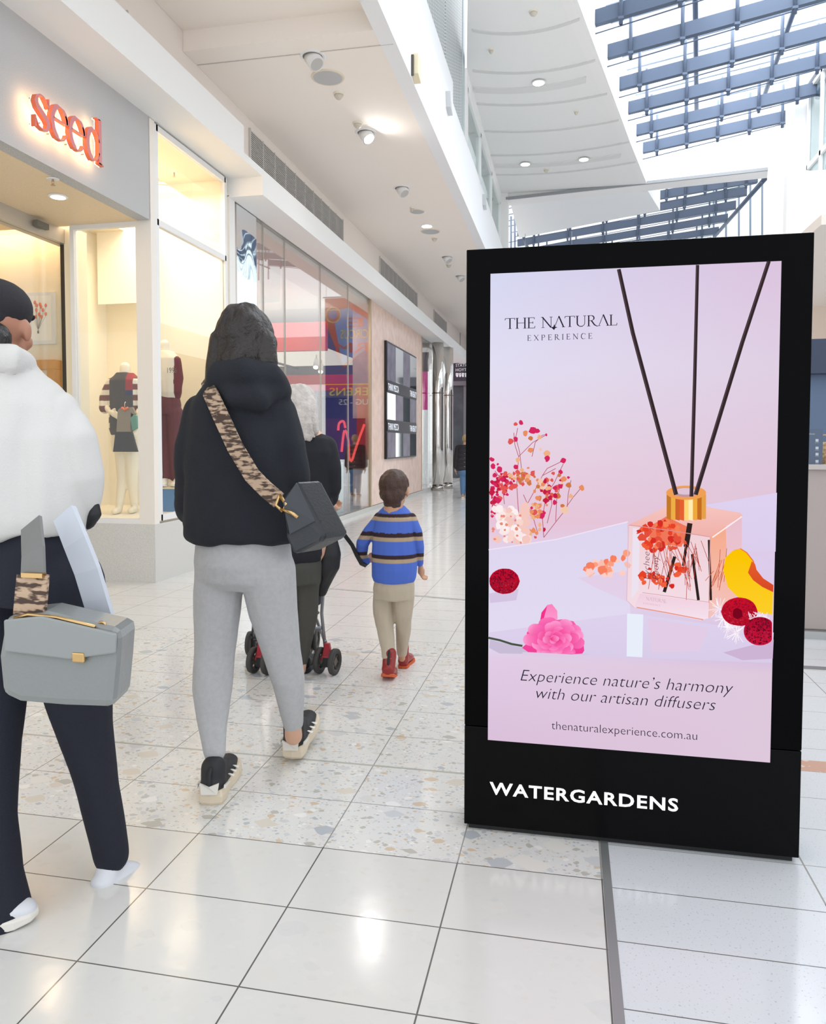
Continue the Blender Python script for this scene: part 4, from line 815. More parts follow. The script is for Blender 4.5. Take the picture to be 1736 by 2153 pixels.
# ---------------------------------------------------------------- backlit shop sign
sg = thing('shop_sign', 'backlit coral shop sign of lowercase serif letters on grey fascia', 'sign', (XW+.1, 5.0, 3.5))
GS = {
 'e': (.56, [(arcu(.28, .36, .235, .36, 10, 330, 30), [.10]*6+[.04]*3+[.13]*14+[.04]*4+[.035]*4), ([(.08, .42), (.52, .42)], .035), ([(.50, .42), (.485, .52), (.45, .60)], [.05, .07, .05])]),
 's': (.50, [([(.43, .52), (.40, .60), (.30, .71), (.20, .72), (.10, .65), (.075, .53), (.12, .44), (.26, .34), (.38, .26), (.43, .16), (.38, .04), (.26, -.0), (.14, .03), (.06, .16)], [.03, .03, .035, .04, .08, .12, .14, .15, .15, .12, .08, .04, .03, .03]), ([(.445, .52), (.445, .73)], .04), ([(.05, .23), (.05, -.01)], .04)]),
 'd': (.62, [(arcu(.27, .36, .21, .36, 20, 340, 30), [.04]*8+[.13]*15+[.04]*8), ([(.50, -.02), (.50, 1.05)], .13), ([(.38, 1.04), (.52, 1.04)], .035), ([(.44, .0), (.62, -.02)], .04)])}
u = 0; s_ = 'seed'; tot = sum(GS[c][0] for c in s_); ya, yb = 4.49, 5.255
face = mat('coral_face', (214, 132, 134), .45); side = mat('coral_side', (238, 120, 80), .4)
glow = emis('sign_glow', (255, 214, 160), 16)
for ch in s_:
    wd, st = GS[ch]; yA = ya+(yb-ya)*u/tot; mbF = MB(); mbG = MB(); kx = (yb-ya)/tot; base = 3.355; kz = .31
    for pts, ws in st:
        ws = ws if isinstance(ws, list) else [ws]*len(pts)
        for sc, m_ in ((1, mbF), (.85, mbG)):
            P = []
            for i, (x, y) in enumerate(pts):
                x0, y0 = pts[max(i-1, 0)]; x1, y1 = pts[min(i+1, len(pts)-1)]; l = math.hypot(x1-x0, y1-y0) or 1; nx, ny = -(y1-y0)/l, (x1-x0)/l; w_ = ws[min(i, len(ws)-1)]*sc*.82/2
                P.append([(yA+(x+q_*nx*w_)*kx, base+(y+q_*ny*w_)*kz) for q_ in (1, -1)])
            for a_, b_ in zip(P, P[1:]):
                if m_ is mbF: mbF.prism([(XW+.075, *a_[0]), (XW+.075, *b_[0]), (XW+.075, *b_[1]), (XW+.075, *a_[1])], (.035, 0, 0))
                else: mbG.poly([(XW+.070, *a_[0]), (XW+.070, *b_[0]), (XW+.070, *b_[1]), (XW+.070, *a_[1])])
    L_ = mbF.build('letter', face, sg); L_.data.materials.append(side)
    for p in L_.data.polygons:
        if abs(p.normal.x) < .5: p.material_index = 1
    mbG.build('backlight', glow, L_, clean=False)
    for z_ in (base+.05, base+.22): MB().tube([(XW-.001, yA+.28*kx, z_), (XW+.08, yA+.28*kx, z_)], .004, 6).build('standoff', ALU, L_)
    u += wd
# ---------------------------------------------------------------- people
SKIN = mat('skin', (214, 168, 142), .5, var=.04, vscale=8); SKIN2 = mat('skin_tan', (176, 124, 100), .5); EYEW = mat('eye_white', (236, 234, 230), .2); EYED = mat('iris', (58, 40, 30), .2)
def rotz(a): return Matrix.Rotation(a, 3, 'Z')
def head(mb, c, R, s=1.0):
    """c: centre of the head; R columns right, forward, up"""
    q = lambda x, y, z: Vector(c)+R @ Vector((x*s, y*s, z*s))
    mb.ball(q(0, -.01, .025), (.074*s, .092*s, .088*s), 20, R=R); mb.ball(q(0, .030, -.045), (.056*s, .060*s, .066*s), 16, R=R); mb.ball(q(0, .055, -.088), (.030*s, .028*s, .024*s), 12, R=R)
    mb.capsule([q(0, .086, .012), q(0, .104, -.022)], [.010*s, .015*s], 8); mb.capsule([q(-.02, .086, -.058), q(.02, .086, -.058)], .009*s, 8)
    mb.capsule([q(-.045, .074, .034), q(.045, .074, .034)], .012*s, 8)
    for sx in (-1, 1): mb.ball(q(sx*.078, -.004, -.008), (.011*s, .020*s, .032*s), 10, R=R); mb.ball(q(sx*.042, .058, -.03), (.024*s, .024*s, .024*s), 10, R=R)
    mb.capsule([q(0, -.018, -.06), q(0, -.03, -.17)], [.054*s, .060*s], 14)
def eyes(c, R, s, parent):
    q = lambda x, y, z: Vector(c)+R @ Vector((x*s, y*s, z*s))
    for sx in (-1, 1):
        e = MB().ball(q(sx*.032, .078, .006), .013*s, 12).build('eye', EYEW, parent); MB().ball(q(sx*.032, .0875, .006), .0062*s, 10).build('iris', EYED, e)
def hand(mb, wrist, d, side, s=1.0, curl=.5):
    """hand from the wrist along d; side = direction of the thumb"""
    d = Vector(d).normalized(); sd = (Vector(side)-d*Vector(side).dot(d)).normalized(); n = d.cross(sd); w_ = Vector(wrist)
    mb.capsule([w_, w_+d*.04*s], [.024*s, .030*s], 12, flat=1.0); mb.ball(w_+d*.055*s, (.034*s, .034*s, .034*s), 12)
    for k, (o, L) in enumerate(((.030, .072), (.010, .080), (-.010, .074), (-.029, .058))):
        b = w_+d*.080*s+sd*o*s; c1 = b+(d*(1-curl*.3)+n*curl*.5).normalized()*L*.45*s; c2 = c1+(d*(1-curl)+n*curl).normalized()*L*.33*s; c3 = c2+(d*(1-curl*1.6)+n*curl*1.3).normalized()*L*.25*s
        mb.capsule([w_+d*.05*s+sd*o*.8*s, b, c1, c2, c3], [.011*s, .0098*s, .009*s, .0085*s, .0075*s], 8)
    b = w_+d*.03*s+sd*.028*s; mb.capsule([b, b+(sd*.7+d*.7)*.032*s, b+(sd*.55+d*1.1+n*.3)*.052*s], [.013*s, .011*s, .009*s], 8)
def shoe(o, f, up, L, W, H, parent, sole_m, upper_m, name='shoe', accents=(), sole_h=.03, high=.0, chunky=False):
    """o: heel bottom centre"""
    f = Vector(f).normalized(); up = Vector(up); up = (up-f*up.dot(f)).normalized(); r = f.cross(up); o = Vector(o); q = lambda x, y, z: o+r*(x*W)+f*(y*L)+up*(z)
    out = [(0, 0), (.30, .02), (.36, .15), (.33, .38), (.42, .62), (.44, .78), (.34, .93), (.10, 1.0), (-.14, .99), (-.36, .90), (-.43, .72), (-.38, .5), (-.32, .35), (-.36, .14), (-.28, .02)]
    mb = MB(); lay = [(0, .94, 0), (.25, 1.06, 0), (.6, 1.08, 0), (1, 1.0, 0)] if chunky else [(0, 1, 0), (1, 1, 0)]; P = []
    for t, k, _ in lay: P += [q(x*k, .5+(y-.5)*(1+(k-1)*.5)+(0 if not chunky else 0), t*sole_h+(.012*max(0, y-.75)/.25 if t == 0 else 0)) for x, y in out]
    n = len(out); m = len(lay); mb.add(P, [list(range(n))[::-1], [(m-1)*n+k for k in range(n)]]+[[i*n+k, i*n+(k+1) % n, (i+1)*n+(k+1) % n, (i+1)*n+k] for i in range(m-1) for k in range(n)])
    u = MB(); zs = sole_h*.6
    u.capsule([q(0, .12, zs+.03), q(0, .35, zs+.028), q(0, .62, zs+.022), q(0, .86, zs+.014)], [W*.36, W*.36, W*.40, W*.33], 14, flat=.75, up=up)
    u.capsule([q(0, .14, zs+.02), q(0, .17, H+high)], [W*.34, W*.35+high*.03], 14); u.capsule([q(0, .25, H*.9+high*.6), q(0, .50, zs+.045)], [W*.27, W*.22], 12)
    sh = organic(name, u, upper_m, parent, .006, 3); so = mb.build('sole', sole_m, sh, bevel=.006)
    for kind, m_ in accents:
        if kind == 'laces':
            a = MB()
            for k in range(5): y = .34+k*.055; z = H*.86-k*.0085+.018; a.capsule([q(-.17, y, z-.008), q(0, y+.01, z), q(.17, y, z-.008)], .0036, 6)
            a.build('laces', m_, sh)
        if kind == 'heel_patch':
            a = MB()
            for sx in (-1, 1): a.prism([q(sx*.36, .02, sole_h+.005), q(sx*.40, .22, sole_h+.006), q(sx*.385, .20, H*.55), q(sx*.36, .04, H*.62)], r*(sx*.006))
            a.prism([q(-.22, -.035, H*.42), q(.22, -.035, H*.42), q(.26, -.02, H*.75), q(0, -.045, H*.66), q(-.26, -.02, H*.75)], -f*.005); a.build('heel_patch', m_, sh)
        if kind == 'side_stripe':
            for sx in (-1, 1):
                for y in (.34, .46, .58): MB().prism([q(sx*.42, y, sole_h+.004), q(sx*.43, y+.06, sole_h+.004), q(sx*.30, y+.01, H*.62), q(sx*.30, y-.04, H*.66)], r*(sx*.005)).build('side_stripe', m_, sh)
        if kind == 'pull_tab': MB().capsule([q(0, -.02, H*.6+high*.4), q(0, -.04, H+high*.8), q(0, .03, H+high+.012)], .007, 8).build('pull_tab', m_, sh)
    return sh
def frame(fx, fy, tilt=0):
    f = Vector((fx, fy, 0)).normalized(); r = Vector((f.y, -f.x, 0)); M_ = Matrix((r, f, Vector((0, 0, 1)))).transposed(); return M_ @ Matrix.Rotation(tilt, 3, 'X')
FAB = dict(bump=.35, bscale=260)
# ================= woman in the black hoodie
Y = 2.55; pm = 1590/2.70; W1 = thing('person', 'woman in black hoodie and grey leggings walking away with crossbody bag', 'person', (-1.15, 2.6, 0))
J = lambda x, y, d=0: at(x, y, Y+d)
fr = frame(.12, 1); hc = J(514, 716, .02)
b = MB(); head(b, hc, fr); b.capsule([J(515, 860), J(512, 1000), J(514, 1120)], [.10, .10, .11], 16)
for hip, kn, an, hl in ((J(462, 1180), J(452, 1400, -.02), J(450, 1600, -.11), J(451, 1628, -.12)), (J(566, 1180), J(594, 1390, .06), J(616, 1530, .13), J(617, 1548, .15))):
    b.capsule([hip, kn], [.06, .04], 14); b.capsule([kn, an, hl], [.038, .032, .034], 14)
for sg_ in (-1, 1):
    s0 = J(512+sg_*70, 872); e0 = J(514+sg_*112, 1010, .02); w0 = J(514+sg_*70, 1075, .22); b.capsule([s0, e0], [.045, .035], 12); b.capsule([e0, w0], [.035, .026], 12); hand(b, w0, (-sg_*.6, .7, -.2), (0, 0, 1), .95)
organic('body', b, SKIN, W1, .007, 3); eyes(hc, fr, 1, W1)
LEG = mat('grey_leggings', (182, 182, 184), .85, bump=.3, bscale=300, var=.05, vscale=60)
b = MB()
def limb(b, pts, k=14): b.capsule([J(x, y, d) for x, y, _, d in pts], [r_/pm for _, _, r_, _ in pts], k)
b.loft([(J(512, 1100), 96/pm, .115), (J(511, 1140), 104/pm, .135), (J(511, 1180, -.01), 107/pm, .145), (J(510, 1215, -.01), 104/pm, .13), (J(508, 1235), 88/pm, .10)], 28)
limb(b, [(462, 1200, 54, -.02), (456, 1290, 51, -.01), (451, 1370, 43, -.02), (447, 1450, 42, -.05), (447, 1520, 32, -.08), (451, 1578, 23.5, -.11)])
limb(b, [(562, 1200, 60, -.02), (575, 1290, 52, .02), (594, 1380, 40, .06), (606, 1430, 36, .08), (613, 1490, 27, .11), (616, 1520, 23, .13)])
organic('leggings', b, LEG, W1, .008, 5, folds=.004, fscale=14)
HOOD = mat('black_hoodie', (25, 29, 38), .85, bump=.3, bscale=300)
b = MB(); b.loft([(J(516, 785), 62/pm, .09), (J(515, 812), 86/pm, .11), (J(511, 850), 108/pm, .13), (J(508, 910), 118/pm, .15), (J(507, 1000), 120/pm, .155), (J(509, 1060), 126/pm, .16), (J(510, 1100), 134/pm, .165), (J(511, 1125), 136/pm, .165), (J(512, 1136), 126/pm, .155)], 32)
limb(b, [(428, 868, 36, 0), (412, 940, 40, .0), (406, 1010, 38, .01), (402, 1062, 34, .06), (412, 1085, 28, .14), (440, 1095, 20, .22)]); limb(b, [(590, 868, 36, 0), (606, 940, 40, 0), (612, 1010, 38, .01), (608, 1062, 32, .08), (590, 1085, 26, .16)])
b.capsule([J(450, 822, -.02), J(470, 790, -.09), J(520, 782, -.13), J(565, 790, -.09), J(592, 826, -.02)], [.035, .05, .055, .05, .035], 14)
b.capsule([J(470, 800, -.05), J(500, 838, -.13), J(545, 838, -.13), J(580, 810, -.05)], [.04, .05, .05, .04], 14); b.capsule([J(478, 770, .0), J(478, 775, .08), J(515, 785, .13), J(558, 775, .08), J(558, 770, 0)], .035, 12)
b.capsule([J(408, 1092, .06), J(400, 1098, .0), J(404, 1104, -.04)], [18/pm, 24/pm, 20/pm], 12)
organic('hoodie', b, HOOD, W1, .009, 5, folds=.020, fscale=6.5, stretch=(1, 1, .6))
HAIR = mat('dark_hair', (38, 32, 31), .45, bump=.6, bscale=90)
b = MB(); b.ball(J(514, 704, -.005), (.100, .112, .112), 22); b.ball(J(510, 748, -.045), (.098, .075, .11), 18)
b.capsule([J(470, 720, -.04), J(458, 770, -.05), J(448, 815, -.04), (J(436, 848, -.06))], [.05, .045, .035, .015], 12); b.capsule([J(552, 720, -.04), J(556, 765, -.06), J(545, 800, -.06)], [.045, .04, .02], 12); b.capsule([J(500, 760, -.08), J(490, 810, -.12)], [.06, .02], 12)
for _ in range(22): x = random.uniform(450, 480); b.capsule([J(x+20, 730, -.07), J(x, 780, -.1), J(x-random.uniform(5, 30), 830+random.uniform(-15, 20), -.09)], [.012, .012, .005], 6)
organic('hair', b, HAIR, W1, .006, 2, folds=.012, fscale=24, stretch=(1, 1, .12))
SOLE = mat('cream_sole', (222, 208, 184), .6); UPP = mat('shoe_black', (34, 34, 38), .6); PAT = mat('shoe_white', (226, 222, 214), .5)
shoe(at(442, 1696, 2.36), (-.22, 1, 0), (0, 0, 1), .30, .125, .115, W1, SOLE, UPP, 'sneaker', (('laces', PAT), ('heel_patch', PAT), ('side_stripe', PAT), ('pull_tab', UPP)), .056, chunky=True)
shoe(at(614, 1598, 2.745), (-.10, 1, .12), (0, -.1, 1), .30, .125, .115, W1, SOLE, UPP, 'sneaker', (('laces', PAT), ('heel_patch', PAT), ('side_stripe', PAT), ('pull_tab', UPP)), .056, chunky=True)
# crossbody bag
cb = thing('crossbody_bag', 'black leather crossbody bag on a leopard woven strap', 'bag', J(630, 1080, -.2))
LEA = mat('black_leather', (40, 43, 48), .35, bump=.15, bscale=120)
def leopard():
    m = bpy.data.materials.new('woven_strap'); m.use_nodes = True; g = NG(m); b = g.nt.nodes['Principled BSDF']; tc = g.n('ShaderNodeTexCoord')
    w_ = g.n('ShaderNodeTexNoise'); w_.inputs['Scale'].default_value = 55; w_.inputs['Detail'].default_value = 2; mp = g.n('ShaderNodeMapping'); mp.inputs['Scale'].default_value = (.5, 1, 1.8); g.L.new(tc.outputs['Object'], mp.inputs[0]); g.L.new(mp.outputs[0], w_.inputs['Vector'])
    r = g.n('ShaderNodeValToRGB'); g.L.new(w_.outputs['Fac'], r.inputs[0]); r.color_ramp.elements[0].position = .44; r.color_ramp.elements[1].position = .56; r.color_ramp.elements[0].color = (*lin((78, 62, 54)), 1); r.color_ramp.elements[1].color = (*lin((188, 162, 138)), 1)
    g.L.new(r.outputs[0], b.inputs['Base Color']); b.inputs['Roughness'].default_value = .9; return m
WOV = leopard()
def strap(pts, w_, th, mt, name, parent, outv=Vector((0, -1, 0))):
    mb = MB(); P = []
    for i, p in enumerate(pts):
        t = (pts[min(i+1, len(pts)-1)]-pts[max(i-1, 0)]).normalized(); s_ = t.cross(outv).normalized()*w_/2; n = s_.normalized().cross(t).normalized()*th/2
        P.append([p+s_+n, p+s_-n, p-s_-n, p-s_+n])
    vs = [v for q_ in P for v in q_]; mb.add(vs, [[0, 1, 2, 3], [len(vs)-4+k for k in (3, 2, 1, 0)]]+[[i*4+k, i*4+(k+1) % 4, (i+1)*4+(k+1) % 4, (i+1)*4+k] for i in range(len(P)-1) for k in range(4)]); return mb.build(name, mt, parent)
strap([J(434, 795, -.02), J(440, 822, -.13), J(462, 870, -.185), J(494, 940, -.20), J(530, 1000, -.205), J(560, 1030, -.205), J(586, 1052, -.21)], .056, .008, WOV, 'strap', cb)
GOLD = mat('brass', (206, 172, 120), .25, metal=1)
b = MB(); P = [J(588, 1040, -.22), J(600, 1060, -.225), J(594, 1076, -.225), J(580, 1062, -.22), J(588, 1040, -.22)]; b.tube(P, .006, 8); b.tube([J(590, 1070, -.225), J(612, 1078, -.23), J(626, 1088, -.23)], .006, 8); b.build('buckle', GOLD, cb)
P = [J(590, 1052, -.22), J(622, 1010, -.18), J(684, 1128, -.16), J(672, 1140, -.16), J(616, 1168, -.20), J(600, 1130, -.22)]
MB().prism(P, (.05, .11, 0)).build('body', LEA, cb, bevel=.012); MB().prism([J(596, 1056, -.226), J(624, 1014, -.186), J(664, 1096, -.17), J(610, 1125, -.215)], (0, -.008, 0)).build('flap', mat('leather_flap', (52, 56, 62), .3), cb, bevel=.004)
# ================= older woman with pale hair
Y = 3.72; pm = 1590/(3.72*.979+1.25*.2); W2 = thing('person', 'woman with pale silver hair in black jumper pushing a stroller', 'person', (-1.3, 3.7, 0))
fr = frame(-.05, 1); hc = J(630, 856, .02); b = MB(); head(b, hc, fr, .97); b.capsule([J(645, 940), J(640, 1050), J(638, 1150)], [.11, .11, .12], 14)
for hip, kn, an in ((J(618, 1190), J(608, 1290, .05), J(603, 1415, .0)), (J(650, 1190), J(647, 1290, .04), J(634, 1410, .08))): b.capsule([hip, kn, an], [.045, .03, .022], 12)
w0 = J(690, 1064, .12); b.capsule([J(690, 940), J(700, 1015, 0)], [.028, .026], 10); b.capsule([J(700, 1020, 0), J(695, 1052, .08), w0], [.024, .02, .02], 10); hand(b, w0, (.1, .8, -.2), (-1, 0, .2), .9, .8)
w1 = J(590, 1064, .12); b.capsule([J(602, 940), J(590, 1015)], [.028, .026], 10); b.capsule([J(590, 1020, .01), w1], [.024, .02], 10); hand(b, w1, (0, .8, -.2), (1, 0, .2), .9, .8)
organic('body', b, SKIN, W2, .007, 3); eyes(hc, fr, .97, W2)
b = MB(); b.loft([(J(640, 908), 30/pm, .07), (J(645, 922), 55/pm, .10), (J(648, 950), 62/pm, .125), (J(645, 1030), 58/pm, .13), (J(640, 1100), 56/pm, .14), (J(638, 1165), 46/pm, .14), (J(638, 1178), 40/pm, .13)], 26)
limb(b, [(690, 938, 19, 0), (699, 985, 19, -.01), (701, 1025, 18, .0), (696, 1052, 13, .08), (692, 1060, 11, .12)]); limb(b, [(602, 938, 19, 0), (592, 985, 19, 0), (590, 1025, 17, .02), (590, 1058, 12, .1)])
organic('jumper', b, mat('black_jumper', (27, 28, 35), .85, bump=.3, bscale=300), W2, .008, 4, folds=.010, fscale=9)
b = MB(); b.loft([(J(638, 1150), 36/pm, .12), (J(638, 1190), 40/pm, .13), (J(638, 1225), 36/pm, .11)], 20); limb(b, [(620, 1215, 20, 0), (608, 1290, 19, .05), (604, 1350, 16, .03), (603, 1395, 12, 0)]); limb(b, [(652, 1215, 21, 0), (648, 1290, 21, .04), (640, 1345, 17, .06), (634, 1392, 12, .08)])
organic('trousers', b, mat('olive_trousers', (72, 71, 66), .8, bump=.2), W2, .008, 4, folds=.006, fscale=10)
b = MB(); b.ball(J(630, 848, -.01), (.088, .10, .105), 20); b.capsule([J(622, 870, -.05), J(632, 905, -.09), J(640, 915, -.09)], [.07, .05, .03], 12); b.capsule([J(648, 850, -.03), J(652, 885, -.05), J(660, 905, -.06)], [.05, .045, .025], 12); b.capsule([J(600, 850, -.03), J(600, 890, -.05)], [.04, .03], 12)
for _ in range(18): x = random.uniform(622, 655); b.capsule([J(x, 850, -.09), J(x+6, 890, -.11), J(x+random.uniform(2, 22), 915+random.uniform(-10, 12), -.10)], [.012, .012, .004], 6)
organic('hair', b, mat('silver_hair', (204, 196, 190), .5, bump=.6, bscale=100, var=.18, vscale=30), W2, .006, 2, folds=.012, fscale=24, stretch=(1, 1, .12))
shoe(J(604, 1432, -.03)*1, (0, 1, 0), (0, 0, 1), .25, .09, .06, W2, UPP, UPP, 'shoe'); shoe(Vector((J(636, 1400, .12).x, J(636, 1400, .12).y, 0.0)), (0, 1, 0), (0, 0, 1), .25, .09, .06, W2, UPP, UPP, 'shoe')
# ================= boy
Y = 3.92; pm = 1590/(3.92*.979+.9*.2); W3 = thing('person', 'small boy in blue striped jumper and beige joggers walking away', 'person', (-.92, 3.9, 0))
fr = frame(.05, 1); hc = J(829, 1030, .0); hs = .93; b = MB(); head(b, hc, fr, hs); b.capsule([J(829, 1095), J(828, 1150), J(828, 1215)], [.085, .085, .085], 14)
b.capsule([J(808, 1245), J(809, 1320, -.01), J(817, 1395, -.06)], [.035, .024, .02], 12); b.capsule([J(848, 1245), J(847.5, 1320, .045), J(845, 1385, .1)], [.035, .022, .018], 12)
w0 = J(768, 1178, .1); b.capsule([J(797, 1098), J(764, 1142, -.01), J(762, 1165, .04), w0], [.022, .02, .018, .016], 10); hand(b, w0, (.7, .6, .1), (0, 0, 1), .62, .6); w1 = J(884, 1192, .08); b.capsule([J(864, 1098), J(878, 1125, 0), J(881, 1150, .01), w1], [.022, .018, .016, .014], 10); hand(b, w1, (0, .5, -.8), (0, 1, 0), .62, .5)
organic('body', b, mat('skin_child', (206, 156, 124), .5), W3, .006, 2); eyes(hc, fr, hs, W3)
def zpx(py): return at(828, py, Y).z
bands = [(1078, 1085, 0), (1085, 1093, 1), (1117, 1126, 0), (1126, 1134.5, 1), (1162, 1170.5, 0), (1170.5, 1178.5, 1)]; bz = [(zpx(b_), zpx(a_), k) for a_, b_, k in bands]
def stripes(co):
    for z0, z1, k in bz:
        if z0 <= co.z <= z1: return ((52, 32, 40), (186, 162, 134))[k]
    return (80, 112, 205)
b = MB(); b.loft([(J(829, 1064), 21/pm, .06), (J(829, 1074), 33/pm, .075), (J(829, 1088), 42/pm, .09), (J(828, 1120), 46/pm, .10), (J(828, 1160), 48/pm, .105), (J(828, 1195), 49/pm, .11), (J(827, 1212), 48/pm, .105), (J(827, 1222), 44/pm, .10)], 28)
limb(b, [(797, 1090, 14, 0), (778, 1118, 14, -.01), (762, 1142, 13.5, -.01), (760, 1165, 12, .04), (770, 1180, 9.5, .09)], 12); limb(b, [(862, 1090, 14, 0), (876, 1120, 12, 0), (881, 1150, 10.5, .01), (882, 1184, 8, .06)], 12)
JM = attr_mat('striped_knit', emit=False, rough=.85)
organic('jumper', b, JM, W3, .0042, 3, folds=.006, fscale=14, colorfn=stripes)
b = MB(); b.loft([(J(827, 1210), 42/pm, .09), (J(827, 1235), 46/pm, .10), (J(827, 1258), 44/pm, .09)], 20)
limb(b, [(806, 1250, 23, 0), (806, 1290, 22.5, 0), (810, 1330, 18.5, -.01), (817, 1362, 15, -.03), (818, 1385, 13, -.06)]); limb(b, [(850, 1250, 22, 0), (848, 1290, 19, .02), (847, 1330, 15.5, .06), (846, 1360, 13.5, .09), (845, 1372, 11.5, .1)])
organic('joggers', b, mat('beige_joggers', (196, 182, 162), .85, bump=.25), W3, .006, 3, folds=.009, fscale=14)
b = MB(); b.ball(hc+Vector((0, -.012, .030))*hs, (.086*hs, .098*hs, .092*hs), 20); b.ball(hc+Vector((0, -.055, -.02))*hs, (.075*hs, .055*hs, .062*hs), 16); b.ball(hc+Vector((0, -.05, -.07))*hs, (.055*hs, .035*hs, .04*hs), 14)
organic('hair', b, mat('brown_hair', (72, 48, 38), .5, bump=.5, bscale=120, var=.15, vscale=40), W3, .005, 2, folds=.005, fscale=40, stretch=(1, 1, .4))
BOOT = mat('red_boot', (150, 40, 38), .35); OS = mat('orange_sole', (206, 92, 48), .6)
shoe(at(814, 1428, 3.80)+Vector((0, 0, .012)), (-.12, 1, -.35), (0, .35, 1), .20, .104, .085, W3, OS, BOOT, 'boot', (('pull_tab', UPP),), .018, high=.035)
shoe(at(845, 1406, 4.04), (.04, 1, 0), (0, 0, 1), .19, .086, .08, W3, OS, BOOT, 'boot', (('pull_tab', UPP), ('laces', UPP)), .014, high=.035)
# ================= stroller
st = thing('stroller', 'folding stroller with grey tubes, red brackets and small twin wheels', 'stroller', (-1.45, 4.0, 0))
TUBE = mat('stroller_tube', (150, 152, 158), .35, metal=.7); TYRE = mat('tyre', (66, 64, 62), .7); HUBM = mat('wheel_hub', (96, 90, 84), .5); REDB = mat('red_bracket', (170, 24, 44), .4)
def wheel(c, ax, r, w_, parent):
    c = Vector(c); ax = Vector(ax).normalized(); x = ax.orthogonal().normalized(); y = ax.cross(x); mb = MB(); vs = []; n = 28; prof_ = [(-.5, .62), (-.5, .88), (-.38, .98), (0, 1.0), (.38, .98), (.5, .88), (.5, .62)]
    for u_, rr in prof_:
        for k in range(n): a = 2*math.pi*k/n; vs.append(c+ax*(u_*w_)+(x*math.cos(a)+y*math.sin(a))*rr*r)
    m = len(prof_); mb.add(vs, [[i*n+k, i*n+(k+1) % n, ((i+1) % m)*n+(k+1) % n, ((i+1) % m)*n+k] for i in range(m) for k in range(n)], None, True)
    o = mb.build('wheel', TYRE, parent); h = MB().disc(c-ax*w_*.25, r*.30, ax, 16, w_*.5)
    for k in range(6): a = 2*math.pi*k/6; d = x*math.cos(a)+y*math.sin(a); h.tube([c+d*r*.2, c+d*r*.66], .006, 6)
    h.build('hub', HUBM, o); return o
ax = Vector((1, -.12, 0))
RW = .071
for cx, Yw, sp in ((688, 3.87, .043), (549, 3.80, .043)):
    c = at(cx, 1400, Yw); c.z = RW
    for s_ in (-1, 1): wheel(c+ax*sp*s_, ax, RW, .028, st)
    MB().box(c+Vector((-.02, -.02, -.03)), c+Vector((.02, .02, .02))).build('axle_block', mat('black_plastic', (24, 24, 26), .5), st)
    MB().prism([c+Vector((-.035, -.02, .005)), c+Vector((.035, -.02, .005)), c+Vector((.025, -.015, .03)), c+Vector((.012, -.01, .095)), c+Vector((-.015, -.01, .095)), c+Vector((-.025, -.015, .03))], (0, .03, 0)).build('bracket', REDB, st, bevel=.004)
for cx, py, Yw in ((525, 1356, 4.12), (651, 1357, 4.22), (664, 1343, 4.3), (538, 1352, 4.2)):
    c = at(cx, py, Yw); c.z = RW+.0; wheel(c, ax+Vector((0, .25, 0)), RW, .026, st)
T = lambda pts, r_=.0095: MB().tube([at(x, y, d) for x, y, d in pts], r_, 10).build('tube', TUBE, st)
T([(686, 1385, 3.88), (676, 1290, 3.95), (684, 1180, 3.86), (694, 1082, 3.84)]); T([(549, 1385, 3.82), (545, 1290, 3.9), (560, 1180, 3.84), (570, 1082, 3.82)])
T([(684, 1350, 3.9), (664, 1300, 4.1), (655, 1345, 4.3)]); T([(549, 1350, 3.84), (534, 1300, 3.98), (530, 1345, 4.16)]); T([(676, 1320, 3.92), (560, 1330, 3.95)]); T([(655, 1338, 4.25), (532, 1345, 4.14)]); T([(670, 1290, 3.96), (560, 1180, 3.9)], .008)
MB().capsule([at(694, 1086, 3.84), at(696, 1072, 3.83), at(690, 1064, 3.80)], .017, 12).build('handle', M['black_plastic'], st); MB().capsule([at(570, 1086, 3.82), at(572, 1072, 3.81), at(568, 1064, 3.78)], .017, 12).build('handle', M['black_plastic'], st)
b = MB(); b.loft([(at(622, 1270, 4.15), .15, .16), (at(622, 1230, 4.12), .17, .12), (at(622, 1150, 4.02), .17, .05), (at(622, 1100, 3.98), .16, .04)], 20); organic('seat', b, mat('navy_seat', (34, 36, 58), .8), st, .012, 4, folds=.006)
# black bag hanging on the stroller, and the tether
hb = thing('hanging_bag', 'soft black bag hanging from the stroller handle', 'bag', at(695, 1160, 3.8))
b = MB(); b.loft([(at(682, 1118, 3.80), 10/395, .02), (at(690, 1135, 3.80), 20/395, .05), (at(692, 1165, 3.79), 23/395, .07), (at(688, 1195, 3.79), 24/395, .07), (at(680, 1225, 3.80), 17/395, .05), (at(674, 1252, 3.81), 8/395, .02)], 20); organic('body', b, mat('black_nylon', (30, 30, 34), .6, bump=.2), hb, .006, 4, folds=.008, fscale=14)
MB().tube([at(696, 1080, 3.81), at(688, 1100, 3.79), at(684, 1125, 3.78)], .006, 8).build('strap', M['black_plastic'], hb)
te = thing('tether_strap', 'black tether strap from the stroller handle to the boy\u2019s hand', 'strap', at(725, 1130, 3.85)); te['label'] = 'black tether strap running from the stroller handle to the small hand'
strap([at(x, y, d) for x, y, d in ((696, 1084, 3.82), (706, 1098, 3.83), (722, 1122, 3.85), (740, 1146, 3.88), (750, 1168, 3.91), (760, 1186, 3.96), (770, 1190, 4.0))], .022, .004, M['black_nylon'], 'webbing', te)
MB().tube([at(690, 1088, 3.80), at(694, 1100, 3.79), at(690, 1118, 3.78)], .005, 8).build('clip', ALU, te)
